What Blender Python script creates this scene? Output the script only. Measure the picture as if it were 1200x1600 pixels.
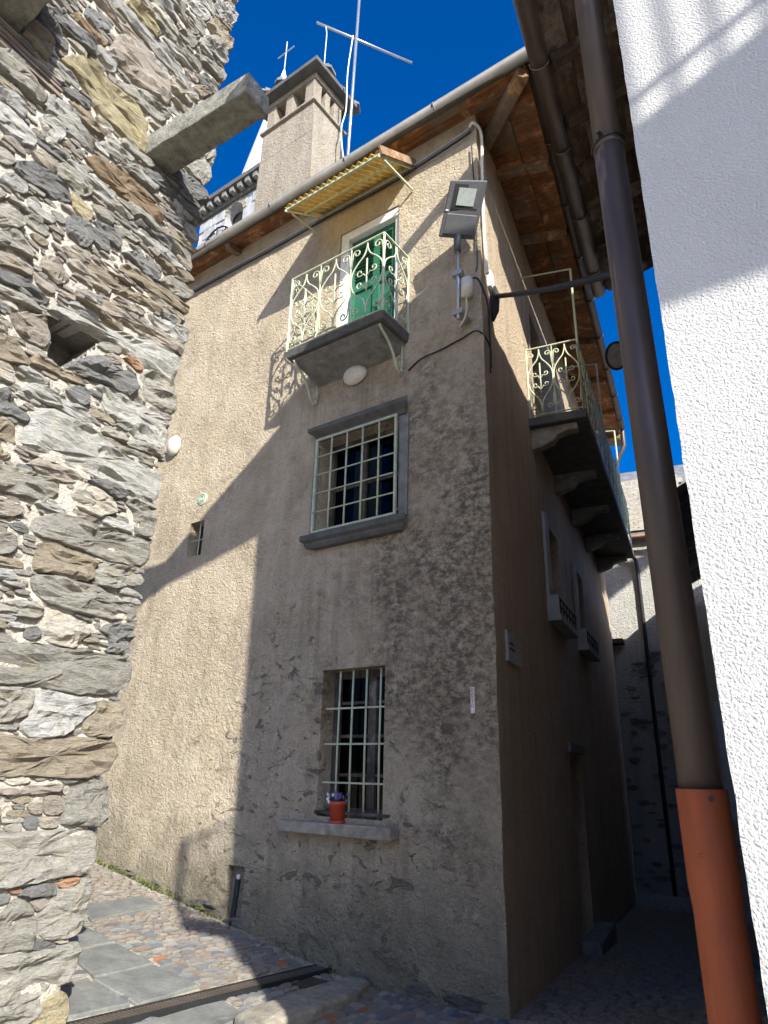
import bpy, math, random
import numpy as np
from mathutils import Vector, Matrix, noise

for o in list(bpy.data.objects): bpy.data.objects.remove(o)
scn = bpy.context.scene
col = scn.collection
R = math.radians
random.seed(7)

# ------------------------------------------------------------------ camera, sky, sun, exposure
PITCH, ROLL, FPX = R(21.0), R(1.25), 1060.0
fw = Vector((0, math.cos(PITCH), math.sin(PITCH)))
r0 = Vector((1, 0, 0)); u0 = r0.cross(fw)
rv = r0*math.cos(ROLL)+u0*math.sin(ROLL); uv_ = u0*math.cos(ROLL)-r0*math.sin(ROLL)
cd = bpy.data.cameras.new('camera'); cam = bpy.data.objects.new('camera', cd); col.objects.link(cam)
cam.matrix_world = Matrix(((rv.x, uv_.x, -fw.x, 0), (rv.y, uv_.y, -fw.y, 0), (rv.z, uv_.z, -fw.z, 1.65), (0, 0, 0, 1)))
cd.sensor_fit = 'VERTICAL'; cd.sensor_height = 24.0; cd.lens = 24.0*FPX/1600.0
cd.clip_start = 0.05; cd.clip_end = 2000
scn.camera = cam

SUN_AZ, SUN_EL = -21.5, 29.5          # direction the light travels (clockwise from +Y) and the sun's height
S = Vector((math.sin(R(SUN_AZ))*math.cos(R(SUN_EL)), math.cos(R(SUN_AZ))*math.cos(R(SUN_EL)), -math.sin(R(SUN_EL))))
world = bpy.data.worlds.new('World'); scn.world = world; world.use_nodes = True
wn = world.node_tree; wn.nodes.clear()
sky = wn.nodes.new('ShaderNodeTexSky'); sky.sky_type = 'NISHITA'; sky.sun_disc = False
sky.sun_elevation = R(SUN_EL); sky.sun_rotation = R(180+SUN_AZ)
sky.altitude = 900; sky.air_density = 1.0; sky.dust_density = 9.0; sky.ozone_density = 9.0
bg = wn.nodes.new('ShaderNodeBackground'); bg.inputs['Strength'].default_value = 0.105
wo = wn.nodes.new('ShaderNodeOutputWorld')
hs = wn.nodes.new('ShaderNodeHueSaturation'); hs.inputs['Saturation'].default_value = 1.28; hs.inputs['Hue'].default_value = .507; hs.inputs['Value'].default_value = 1.08
wn.links.new(sky.outputs[0], hs.inputs['Color']); wn.links.new(hs.outputs[0], bg.inputs[0]); wn.links.new(bg.outputs[0], wo.inputs[0])
sl = bpy.data.lights.new('sun', 'SUN'); sl.energy = 4.8; sl.angle = R(0.53); sl.color = (1.0, 0.98, 0.92)
sun = bpy.data.objects.new('sun', sl); col.objects.link(sun)
sun.rotation_euler = (-S).to_track_quat('Z', 'Y').to_euler(); sun.location = (8, -12, 20)
vs = scn.view_settings
vs.view_transform = 'Standard'; vs.look = 'None'; vs.gamma = 1.0; vs.use_curve_mapping = False
vs.exposure = 1.1
scn.render.engine = 'CYCLES'
scn.cycles.max_bounces = 5; scn.cycles.diffuse_bounces = 3; scn.cycles.transparent_max_bounces = 12

# ------------------------------------------------------------------ frames of the place
def azv(a): return Vector((math.sin(R(a)), math.cos(R(a)), 0))
K = Vector((1.0, 5.933, 0))                       # street corner of the plastered house
FD = azv(-54); FN = Vector((-FD.y, FD.x, 0))      # along its front (to the left), out of its front
SD = azv(24.5); SN = Vector((SD.y, -SD.x, 0))     # along the alley, out of its alley side
W = Vector((.866, 1.78, 0))                       # corner of the white house
E = K+FD*1.86+FN*2.43; E.z = 0                    # end of the rubble wall
BD = azv(32); BN = Vector((BD.y, -BD.x, 0))

class Frame:
    def __init__(s, o, x, y): s.o = Vector(o); s.x = Vector(x); s.y = Vector(y); s.rot = math.atan2(x.y, x.x)
    def w(s, p): return s.o+s.x*p[0]+s.y*p[1]+Vector((0, 0, p[2]))
FF = Frame(K, FD, FN)            # (u to the left along the front, v out, z)
SF = Frame(K, -SD, SN)           # (-s, w out into the alley, z)
WF = Frame(W, FD, FN)            # white house front
SDA = azv(25.5); AF = Frame(W, SDA, Vector((-SDA.y, SDA.x, 0)))   # right side of the alley (a along, p out to the left)
SDW = azv(27.5)                  # alley side of the white house
BF = Frame(E, -BD, BN)           # rubble wall (q back from its end, y out, z)
CF = Frame((0, 0, 0), Vector((1, 0, 0)), Vector((0, 1, 0)))
def conv(fr_from, fr_to, p):
    q = fr_from.w(p)-fr_to.o
    return Vector((q.dot(fr_to.x), q.dot(fr_to.y), q.z))

def tag(o, label=None, cat=None, group=None, kind=None):
    if label: o['label'] = label
    if cat: o['category'] = cat
    if group: o['group'] = group
    if kind: o['kind'] = kind
    return o
ORI = {}
def thing(name, label, cat, frame, origin=(0, 0, 0), group=None):
    o = bpy.data.objects.new(name, None); col.objects.link(o); o.empty_display_size = .1
    o.location = frame.w(origin); o.rotation_euler = (0, 0, frame.rot)
    ORI[o.name] = (frame, Vector(origin)); tag(o, label, cat, group)
    return o

class MB:
    def __init__(s): s.v = []; s.f = []
    def add(s, vs_, fs):
        b = len(s.v); s.v += [tuple(x) for x in vs_]; s.f += [tuple(b+i for i in f) for f in fs]; return s
    def hexa(s, p):
        return s.add(p, [(0, 3, 2, 1), (4, 5, 6, 7), (0, 1, 5, 4), (1, 2, 6, 5), (2, 3, 7, 6), (3, 0, 4, 7)])
    def box(s, a, b):
        x0, x1 = sorted((a[0], b[0])); y0, y1 = sorted((a[1], b[1])); z0, z1 = sorted((a[2], b[2]))
        return s.hexa([(x0, y0, z0), (x1, y0, z0), (x1, y1, z0), (x0, y1, z0), (x0, y0, z1), (x1, y0, z1), (x1, y1, z1), (x0, y1, z1)])
    def bar(s, p, q, w, h, up=(0, 0, 1)):
        p = Vector(p); q = Vector(q); d = (q-p).normalized(); a = d.cross(Vector(up)).normalized(); b = a.cross(d)
        a *= w/2; b *= h/2
        return s.hexa([p-a-b, p+a-b, q+a-b, q-a-b, p-a+b, p+a+b, q+a+b, q-a+b])
    def prism(s, poly, dvec):
        n = len(poly); poly = [Vector(p) for p in poly]; d = Vector(dvec)
        return s.add(poly+[p+d for p in poly], [tuple(range(n))[::-1], tuple(range(n, 2*n))]+[(i, (i+1) % n, n+(i+1) % n, n+i) for i in range(n)])
    def tube(s, pts, rad, n=8, cap=True, rads=None):
        pts = [Vector(p) for p in pts]; m = len(pts); b = len(s.v); ref = None
        for i, p in enumerate(pts):
            d = (pts[min(i+1, m-1)]-pts[max(i-1, 0)]).normalized()
            if ref is None:
                ref = Vector((0, 0, 1)) if abs(d.z) < .9 else Vector((1, 0, 0))
            a = (ref-d*ref.dot(d)).normalized(); ref = a; c = d.cross(a); rr = rads[i] if rads else rad
            for k in range(n):
                t = 2*math.pi*k/n; s.v.append(tuple(p+a*rr*math.cos(t)+c*rr*math.sin(t)))
        for i in range(m-1):
            for k in range(n):
                s.f.append((b+i*n+k, b+i*n+(k+1) % n, b+(i+1)*n+(k+1) % n, b+(i+1)*n+k))
        if cap:
            s.f.append(tuple(b+k for k in range(n))[::-1]); s.f.append(tuple(b+(m-1)*n+k for k in range(n)))
        return s
    def lathe(s, c, prof, n=20, axis='z'):
        b = len(s.v); c = Vector(c)
        for (rr, h) in prof:
            for k in range(n):
                t = 2*math.pi*k/n; x, y = rr*math.cos(t), rr*math.sin(t)
                s.v.append(tuple(c+(Vector((x, y, h)) if axis == 'z' else Vector((x, h, y)))))
        for i in range(len(prof)-1):
            for k in range(n):
                q = (b+i*n+k, b+i*n+(k+1) % n, b+(i+1)*n+(k+1) % n, b+(i+1)*n+k)
                s.f.append(q if axis == 'z' else q[::-1])
        s.f.append(tuple(b+k for k in range(n))[::-1] if axis == 'z' else tuple(b+k for k in range(n)))
        L = b+(len(prof)-1)*n
        s.f.append(tuple(L+k for k in range(n)) if axis == 'z' else tuple(L+k for k in range(n))[::-1])
        return s
    def build(s, name, m, parent=None, frame=None, origin=None, smooth=False, bevel=0, root=None, color=None):
        """parent = thing (Empty) or one of its parts; coordinates are those of the frame."""
        if parent is not None:
            rt = root or parent
            while rt.parent is not None: rt = rt.parent
            fr, og = ORI[rt.name]
        else:
            fr, og = frame or CF, Vector(origin or (0, 0, 0))
        me = bpy.data.meshes.new(name)
        me.from_pydata([(x-og.x, y-og.y, z-og.z) for x, y, z in s.v], [], s.f); me.update()
        if smooth:
            me.polygons.foreach_set('use_smooth', [True]*len(me.polygons))
        o = bpy.data.objects.new(name, me); col.objects.link(o); me.materials.append(m)
        if parent is not None: o.parent = parent
        else:
            o.location = fr.w(og); o.rotation_euler = (0, 0, fr.rot); ORI[o.name] = (fr, og)
        if bevel:
            bv = o.modifiers.new('bevel', 'BEVEL'); bv.width = bevel; bv.segments = 2; bv.limit_method = 'ANGLE'; bv.angle_limit = R(40)
        if color: o.color = color
        return o

# ------------------------------------------------------------------ materials
class NT:
    def __init__(s, name):
        s.m = bpy.data.materials.new(name); s.m.use_nodes = True; s.t = s.m.node_tree; s.t.nodes.clear()
        s.out = s.t.nodes.new('ShaderNodeOutputMaterial')
    def n(s, typ, ins=None, **kw):
        x = s.t.nodes.new('ShaderNode'+typ)
        for k, v in kw.items(): setattr(x, k, v)
        for k, v in (ins or {}).items():
            sk = x.inputs[k]
            if hasattr(v, 'is_output'): s.t.links.new(v, sk)
            elif isinstance(v, bpy.types.Node): s.t.links.new(v.outputs[0], sk)
            else: sk.default_value = v
        return x
    def coord(s, scale=(1, 1, 1), rnd=False, src='Object'):
        tc = s.n('TexCoord').outputs[src]
        if rnd:
            oi = s.n('ObjectInfo'); ml = s.n('VectorMath', {0: oi.outputs['Random'], 1: (37., 53., 71.)}, operation='MULTIPLY')
            tc = s.n('VectorMath', {0: tc, 1: ml.outputs[0]}, operation='ADD').outputs[0]
        return s.n('Mapping', {0: tc, 3: scale}).outputs[0]
    def noise(s, vec, scale, detail=4, rough=.55, dist=0):
        return s.n('TexNoise', {'Vector': vec, 'Scale': scale, 'Detail': detail, 'Roughness': rough, 'Distortion': dist}).outputs[0]
    def ramp(s, fac, stops):
        x = s.n('ValToRGB', {0: fac}); e = x.color_ramp.elements
        while len(e) < len(stops): e.new(.5)
        for q, (p, c) in zip(e, stops):
            q.position = p; q.color = (c, c, c, 1) if not isinstance(c, (tuple, list)) else (*c, 1)
        return x.outputs[0]
    def mix(s, fac, a, b, mode='MIX'):
        x = s.n('Mix', data_type='RGBA', blend_type=mode)
        for idx, v in ((0, fac), (6, a), (7, b)):
            if hasattr(v, 'is_output'): s.t.links.new(v, x.inputs[idx])
            elif isinstance(v, (tuple, list)): x.inputs[idx].default_value = (*v[:3], 1)
            else: x.inputs[idx].default_value = v
        return x.outputs[2]
    def math(s, op, a, b=0., c=0.):
        return s.n('Math', {0: a, 1: b, 2: c}, operation=op).outputs[0]
    def finish(s, color, rough=.85, bump=None, dist=.01, strength=1., metal=0., spec=.3, extra=None):
        p = s.n('BsdfPrincipled', {'Roughness': rough, 'Metallic': metal, 'Specular IOR Level': spec})
        if hasattr(color, 'is_output'): s.t.links.new(color, p.inputs['Base Color'])
        else: p.inputs['Base Color'].default_value = (*color, 1)
        if bump is not None:
            b = s.n('Bump', {'Strength': strength, 'Distance': dist, 'Height': bump}); s.t.links.new(b.outputs[0], p.inputs['Normal'])
        for k, v in (extra or {}).items(): p.inputs[k].default_value = v
        s.t.links.new(p.outputs[0], s.out.inputs[0]); return s.m

def m_plain(name, c, rough=.6, metal=0., var=.25, scale=6., bump=.3, dist=.004, spec=.3, stretch=(1, 1, 1), rnd=False):
    t = NT(name); v = t.coord(stretch, rnd); a = t.noise(v, scale, 6, .65); b = t.noise(v, scale*7, 4, .6)
    k = t.ramp(a, [(.3, 1-var), (.7, 1+var)])
    cc = t.mix(1., c, k, 'MULTIPLY')
    cc = t.mix(t.ramp(b, [(.35, .35), (.6, 0.)]), cc, tuple(x*.62 for x in c))
    return t.finish(cc, rough, t.math('ADD', a, t.math('MULTIPLY', b, .6)), dist, bump, metal, spec)

def m_plaster(name, base, front):
    t = NT(name); v = t.coord()
    big = t.noise(v, .55, 5, .6); mid = t.noise(v, 2.6, 6, .62, .4); lump = t.noise(t.n('Mapping', {0: v, 3: (1, 1, 1.25)}).outputs[0], 17, 4, .6, .9)
    fine = t.noise(v, 46, 5, .65); grit = t.noise(v, 120, 3, .6)
    c = t.mix(t.ramp(big, [(.35, 0.), (.65, 1.)]), tuple(x*.90 for x in base), tuple(x*1.07 for x in base))
    c = t.mix(t.ramp(mid, [(.42, 0.), (.62, .6)]), c, (base[0]*.90, base[1]*.86, base[2]*.78))
    c = t.mix(t.ramp(lump, [(.34, .5), (.46, 0.)]), c, tuple(x*.62 for x in base))
    c = t.mix(t.ramp(fine, [(.36, .45), (.46, 0.)]), c, tuple(x*.55 for x in base))
    sx = t.n('SeparateXYZ', {0: v}); U = sx.outputs[0]; Zc = sx.outputs[2]
    def band(co, centre, slope): return t.math('MAXIMUM', t.math('SUBTRACT', 1., t.math('MULTIPLY', t.math('ABSOLUTE', t.math('SUBTRACT', co, centre)), slope)), 0.)
    if front:
        # sooty weathering in broad irregular patches towards the street corner, chipped patches, rain streaks and a damp mossy foot
        wob = t.math('MULTIPLY', t.math('SUBTRACT', t.noise(v, 1.1, 6, .7), .5), 2.8)
        blot = t.noise(t.n('Mapping', {0: v, 3: (1, 1, .7)}).outputs[0], 1.7, 7, .72, .5)
        c = t.mix(t.ramp(blot, [(.46, 0.), (.64, .55)]), c, (base[0]*.56, base[1]*.54, base[2]*.50))
        c = t.mix(t.ramp(blot, [(.30, .45), (.42, 0.)]), c, (base[0]*1.12, base[1]*1.12, base[2]*1.12))
        zone = t.math('ADD', t.math('MULTIPLY', band(U, .40, .50), band(Zc, 3.5, .25)), wob)
        worm = t.noise(t.n('Mapping', {0: v, 3: (1, 1, 1.4)}).outputs[0], 9, 9, .82, .15)
        k = t.math('MULTIPLY', t.ramp(worm, [(.42, 0.), (.56, .95)]), t.ramp(zone, [(.10, 0.), (.75, .95)]))
        c = t.mix(k, c, (.10, .084, .066))
        zone2 = t.math('ADD', t.math('MULTIPLY', band(U, 2.2, .40), band(Zc, 1.2, .34)), t.math('MULTIPLY', t.math('SUBTRACT', mid, .5), 1.6))
        chip = t.noise(t.n('Mapping', {0: v, 3: (1, 1, 1.8)}).outputs[0], 4.2, 7, .72, .9)
        chipk = t.math('MULTIPLY', t.ramp(chip, [(.575, 0.), (.60, .9)]), t.ramp(zone2, [(.22, 0.), (.45, 1.)]))
        c = t.mix(chipk, c, (.17, .152, .125))
        foot = t.math('ADD', t.math('SUBTRACT', Zc, t.math('MULTIPLY', U, .10)), t.math('MULTIPLY', t.math('SUBTRACT', t.noise(v, 2.2, 7, .72), .5), 2.4))
        c = t.mix(t.ramp(t.math('MULTIPLY', foot, .5), [(.02, .75), (.40, 0.)]), c, (.19, .17, .11))
        strk = t.noise(t.n('Mapping', {0: v, 3: (9, 9, .45)}).outputs[0], 1., 5, .65)
        runs = t.math('ADD', .25, t.math('MULTIPLY', band(U, 1.65, .75), t.math('MAXIMUM', band(Zc, .55, 1.5), t.math('MAXIMUM', band(Zc, 3.2, 1.1), band(Zc, 5.75, 2.2)))))
        c = t.mix(t.math('MULTIPLY', t.ramp(strk, [(.46, 0.), (.70, .8)]), runs), c, tuple(x*.42 for x in base))
        lime = t.noise(v, 4.5, 7, .75, .6)
        c = t.mix(t.ramp(lime, [(.63, 0.), (.68, .5)]), c, (.52, .48, .41))
        crack = t.n('TexVoronoi', {'Vector': t.n('VectorMath', {0: v, 1: t.n('VectorMath', {0: t.n('TexNoise', {'Vector': v, 'Scale': 2.2, 'Detail': 5.}).outputs[1], 1: (.9, .9, .9)}, operation='MULTIPLY').outputs[0]}, operation='ADD').outputs[0], 'Scale': .75}, feature='DISTANCE_TO_EDGE').outputs[0]
        ck = t.math('MULTIPLY', t.ramp(crack, [(.0, 1.), (.004, 0.)]), t.ramp(mid, [(.48, 0.), (.60, .55)]))
        c = t.mix(ck, c, (.06, .05, .04))
    else:
        strk = t.noise(t.n('Mapping', {0: v, 3: (7, 7, .35)}).outputs[0], 1., 4, .6)
        c = t.mix(t.ramp(strk, [(.45, 0.), (.75, .5)]), c, tuple(x*.55 for x in base))
    pit = t.ramp(t.noise(v, 9, 4, .6), [(.27, 0.), (.33, 1.)])
    h = t.math('ADD', t.math('MULTIPLY', lump, 1.5), t.math('MULTIPLY', fine, .8))
    h = t.math('ADD', h, t.math('MULTIPLY', grit, .25))
    if front: h = t.math('SUBTRACT', h, t.math('MULTIPLY', chipk, .7))
    h = t.math('ADD', h, t.math('MULTIPLY', mid, 1.2)); h = t.math('ADD', h, t.math('MULTIPLY', pit, .5))
    return t.finish(c, .95, h, .030, 1., spec=.1)

def m_stone(name):
    """gneiss: tone from the object's own colour, foliated streaks along the bed, lichen specks"""
    t = NT(name); v = t.coord((1, 1, 1), True); oi = t.n('ObjectInfo').outputs['Color']
    st = t.n('Mapping', {0: v, 3: (7, 7, 22)}).outputs[0]
    a = t.noise(st, 1.5, 8, .74, .25); b = t.noise(v, 9, 5, .6); c = t.noise(v, 60, 4, .7)
    cc = t.mix(1., oi, t.ramp(a, [(.28, .62), (.5, 1.05), (.75, 1.42)]), 'MULTIPLY')
    cc = t.mix(t.ramp(b, [(.52, 0.), (.68, .4)]), cc, t.mix(1., oi, (1.28, 1.14, .90), 'MULTIPLY'))
    cc = t.mix(t.ramp(c, [(.60, 0.), (.70, .55)]), cc, (.55, .54, .50))
    cc = t.mix(t.ramp(c, [(.30, .6), (.40, 0.)]), cc, (.075, .075, .075))
    lich = t.noise(v, 5.5, 6, .75, .5)
    cc = t.mix(t.ramp(lich, [(.65, 0.), (.69, .5)]), cc, (.47, .45, .38))
    st2 = t.n('Mapping', {0: v, 3: (16, 16, 75)}).outputs[0]; e = t.noise(st2, 1., 6, .75, .2)
    h = t.math('ADD', t.math('MULTIPLY', a, 1.3), t.math('MULTIPLY', c, .3)); h = t.math('ADD', h, t.math('MULTIPLY', b, .6)); h = t.math('ADD', h, t.math('MULTIPLY', e, .55))
    cc = t.mix(t.ramp(e, [(.30, .45), (.42, 0.)]), cc, (.06, .058, .055)); cc = t.mix(t.ramp(e, [(.58, 0.), (.72, .35)]), cc, (.52, .51, .48))
    return t.finish(cc, .9, h, .055, 1., spec=.15)

def m_mortar(name, c):
    t = NT(name); v = t.coord(); a = t.noise(v, 7, 6, .7, .4); b = t.noise(v, 38, 5, .7); d = t.noise(v, 120, 2, .5)
    cc = t.mix(t.ramp(a, [(.3, 0.), (.7, 1.)]), tuple(x*.72 for x in c), tuple(x*1.08 for x in c))
    cc = t.mix(t.ramp(b, [(.33, .8), (.46, 0.)]), cc, tuple(x*.42 for x in c))
    h = t.math('ADD', a, t.math('MULTIPLY', b, .7)); h = t.math('ADD', h, t.math('MULTIPLY', d, .2))
    return t.finish(cc, .95, h, .05, 1., spec=.1)

def m_stucco(name):
    t = NT(name); v = t.coord(); w = t.n('TexVoronoi', {'Vector': t.n('VectorMath', {0: v, 1: t.n('VectorMath', {0: t.n('TexNoise', {'Vector': v, 'Scale': 60., 'Detail': 2.}).outputs[1], 1: (.010, .010, .010)}, operation='MULTIPLY').outputs[0]}, operation='ADD').outputs[0], 'Scale': 150.}, feature='SMOOTH_F1').outputs[0]
    n = t.noise(v, 110, 4, .6); big = t.noise(v, 1.3, 4, .6)
    c = t.mix(t.ramp(big, [(.35, 0.), (.7, 1.)]), (.42, .41, .385), (.46, .45, .425))
    dr_ = t.noise(t.n('Mapping', {0: v, 3: (14, 14, .7)}).outputs[0], 1., 5, .65); c = t.mix(t.ramp(dr_, [(.55, 0.), (.78, .22)]), c, (.40, .385, .35))
    sm = t.noise(v, 3.5, 6, .7, .5); c = t.mix(t.ramp(sm, [(.60, 0.), (.72, .18)]), c, (.36, .35, .32))
    h = t.math('ADD', t.math('MULTIPLY', t.ramp(w, [(.1, 1.), (.75, 0.)]), .7), t.math('MULTIPLY', n, .7))
    return t.finish(c, .9, h, .0036, 1., spec=.1)

def m_wood(name, c, axis=0, dark=.35, rough=.8):
    t = NT(name); sc = [22, 22, 22]; sc[axis] = 1.2; v = t.coord(tuple(sc), True)
    g = t.noise(v, 1., 6, .65, 1.2); v2 = t.coord((1, 1, 1), True); b = t.noise(v2, 3.2, 5, .65, .8)
    cc = t.mix(t.ramp(g, [(.3, 0.), (.7, 1.)]), tuple(x*dark for x in c), tuple(x*1.25 for x in c))
    cc = t.mix(t.ramp(b, [(.35, .75), (.6, 0.)]), cc, tuple(x*.28 for x in c))
    cc = t.mix(t.ramp(b, [(.58, 0.), (.66, .75)]), cc, (c[0]*1.5+.05, c[1]*1.7+.04, c[2]*1.9+.03)); b2 = t.noise(v2, 1.4, 5, .7); cc = t.mix(t.ramp(b2, [(.52, 0.), (.62, .7)]), cc, (.16, .14, .12))
    return t.finish(cc, rough, g, .008, .7, spec=.2)

def m_glass(name):
    t = NT(name); tr = t.n('BsdfTransparent', {0: (.5, .52, .5, 1)}); gl = t.n('BsdfGlossy', {'Roughness': .03})
    lw = t.n('LayerWeight', {0: .25}); mx = t.n('MixShader', {0: t.math('ADD', t.math('MULTIPLY', lw.outputs[0], .16), .006), 1: tr, 2: gl})
    t.t.links.new(mx.outputs[0], t.out.inputs[0]); return t.m

def m_emit(name, c, s):
    t = NT(name); e = t.n('Emission', {0: (*c, 1), 1: s}); t.t.links.new(e.outputs[0], t.out.inputs[0]); return t.m

def m_translucent(name, c):
    t = NT(name); v = t.coord(); n = t.noise(v, 5, 4, .6); cc = t.mix(t.ramp(n, [(.35, .0), (.7, 1.)]), tuple(x*.6 for x in c), c)
    d = t.n('BsdfDiffuse', {0: cc}); tl = t.n('BsdfTranslucent', {0: cc}); mx = t.n('MixShader', {0: .6, 1: d, 2: tl})
    t.t.links.new(mx.outputs[0], t.out.inputs[0]); return t.m

M = dict(
    plaster=m_plaster('roughcast_plaster', (.545, .455, .33), True),
    plaster_side=m_plaster('roughcast_plaster_alley', (.54, .425, .30), False),
    plaster_far=m_plaster('old_grey_plaster', (.46, .44, .40), False),
    plaster_chim=m_plaster('chimney_plaster', (.37, .32, .25), False),
    stone=m_stone('gneiss'), mortar=m_mortar('lime_mortar', (.62, .565, .47)), corbel=m_plain('corbel_granite', (.24, .23, .19), .9, 0, .5, 11, 1., .03), mortar_grey=m_mortar('grey_mortar', (.30, .275, .235)),
    stucco=m_stucco('white_stucco'),
    granite=m_plain('grey_granite', (.20, .195, .18), .85, 0, .35, 9, .8, .012),
    granite_lt=m_plain('pale_granite', (.30, .265, .205), .85, 0, .4, 10, .9, .014),
    slab=m_plain('paving_slab_stone', (.165, .165, .148), .88, 0, .32, 5, .8, .010, rnd=True),
    slate=m_plain('dark_stone', (.10, .098, .09), .85, 0, .35, 7, .8, .012),
    roofslate=m_plain('roof_slate', (.15, .15, .15), .8, 0, .4, 5, .6, .01, rnd=True),
    wood_x=m_wood('old_larch_boards', (.32, .145, .065), 0), wood_beam=m_wood('rafter_wood', (.38, .225, .12), 1),
    wood_dark=m_wood('dark_old_wood', (.085, .058, .042), 0), wood_grey=m_wood('weathered_grey_wood', (.24, .19, .15), 0),
    wood_win=m_wood('window_wood', (.12, .10, .085), 2),
    zinc=m_plain('zinc_gutter', (.125, .115, .10), .62, .1, .3, 3, .2, .003, .4),
    brown_metal=m_plain('brown_metal', (.078, .058, .049), .45, .25, .45, 5, .3, .002, .4, (1, 1, .12)),
    brown_gutter=m_plain('brown_gutter_metal', (.15, .12, .095), .45, .4, .3, 3, .2, .002, .5),
    terracotta=m_plain('terracotta_plastic', (.27, .068, .026), .6, 0, .30, 5, .25, .002, .2, (1, 1, .15)),
    black=m_plain('black_rubber', (.022, .022, .024), .6, 0, .3, 6, .2, .002),
    iron=m_plain('pale_green_paint', (.44, .465, .315), .55, 0, .22, 12, .5, .003, .35),
    iron_dark=m_plain('black_iron', (.03, .03, .03), .55, .3, .3, 8, .3, .002),
    green=m_plain('green_door_paint', (.022, .125, .066), .45, 0, .2, 4, .25, .003, .4),
    white=m_plain('white_paint', (.72, .71, .67), .7, 0, .10, 4, .3, .004),
    greypaint=m_plain('grey_paint', (.33, .33, .31), .7, 0, .15, 4, .3, .004),
    cream=m_plain('cream_plastic', (.62, .58, .48), .55, 0, .12, 5, .2, .003),
    glass=m_glass('window_glass'), room=m_plain('dim_room', (.05, .03, .022), .9),
    canopy=m_translucent('yellow_corrugated_plastic', (.70, .47, .12)),
    grey_metal=m_plain('galvanised_steel', (.42, .43, .44), .35, .7, .15, 6, .15, .002, .5),
    lampbody=m_plain('grey_lamp_housing', (.11, .11, .115), .5, .2, .15, 5, .15, .002, .4),
    lens=m_plain('lamp_lens', (.35, .38, .36), .15, 0, .1, 5, .05, .001, .6),
    pot=m_plain('red_plastic_pot', (.42, .065, .030), .5, 0, .12, 6, .15, .002, .4),
    red=m_plain('red_print', (.45, .05, .04), .6), ink=m_plain('grey_print', (.06, .06, .065), .7),
    leaf=m_plain('leaf_green', (.06, .11, .03), .6, 0, .3, 30), petal_w=m_plain('white_petal', (.75, .73, .70), .6, 0, .08),
    petal_v=m_plain('violet_petal', (.16, .12, .33), .6, 0, .2), moss=m_plain('moss', (.13, .15, .035), .9, 0, .4, 30, .8, .01),
    ochre=m_plain('ochre_paint', (.55, .33, .08), .8, 0, .12), lawn=m_plain('lime_green_print', (.20, .36, .22), .6),
    spire=m_plain('white_spire_sheet', (.74, .75, .77), .55, 0, .08, 2, .15, .004),
    church=m_plain('church_stone', (.34, .34, .34), .85, 0, .35, 3, .6, .01),
    earth=m_mortar('paving_sand', (.60, .53, .42)),
)

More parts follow.
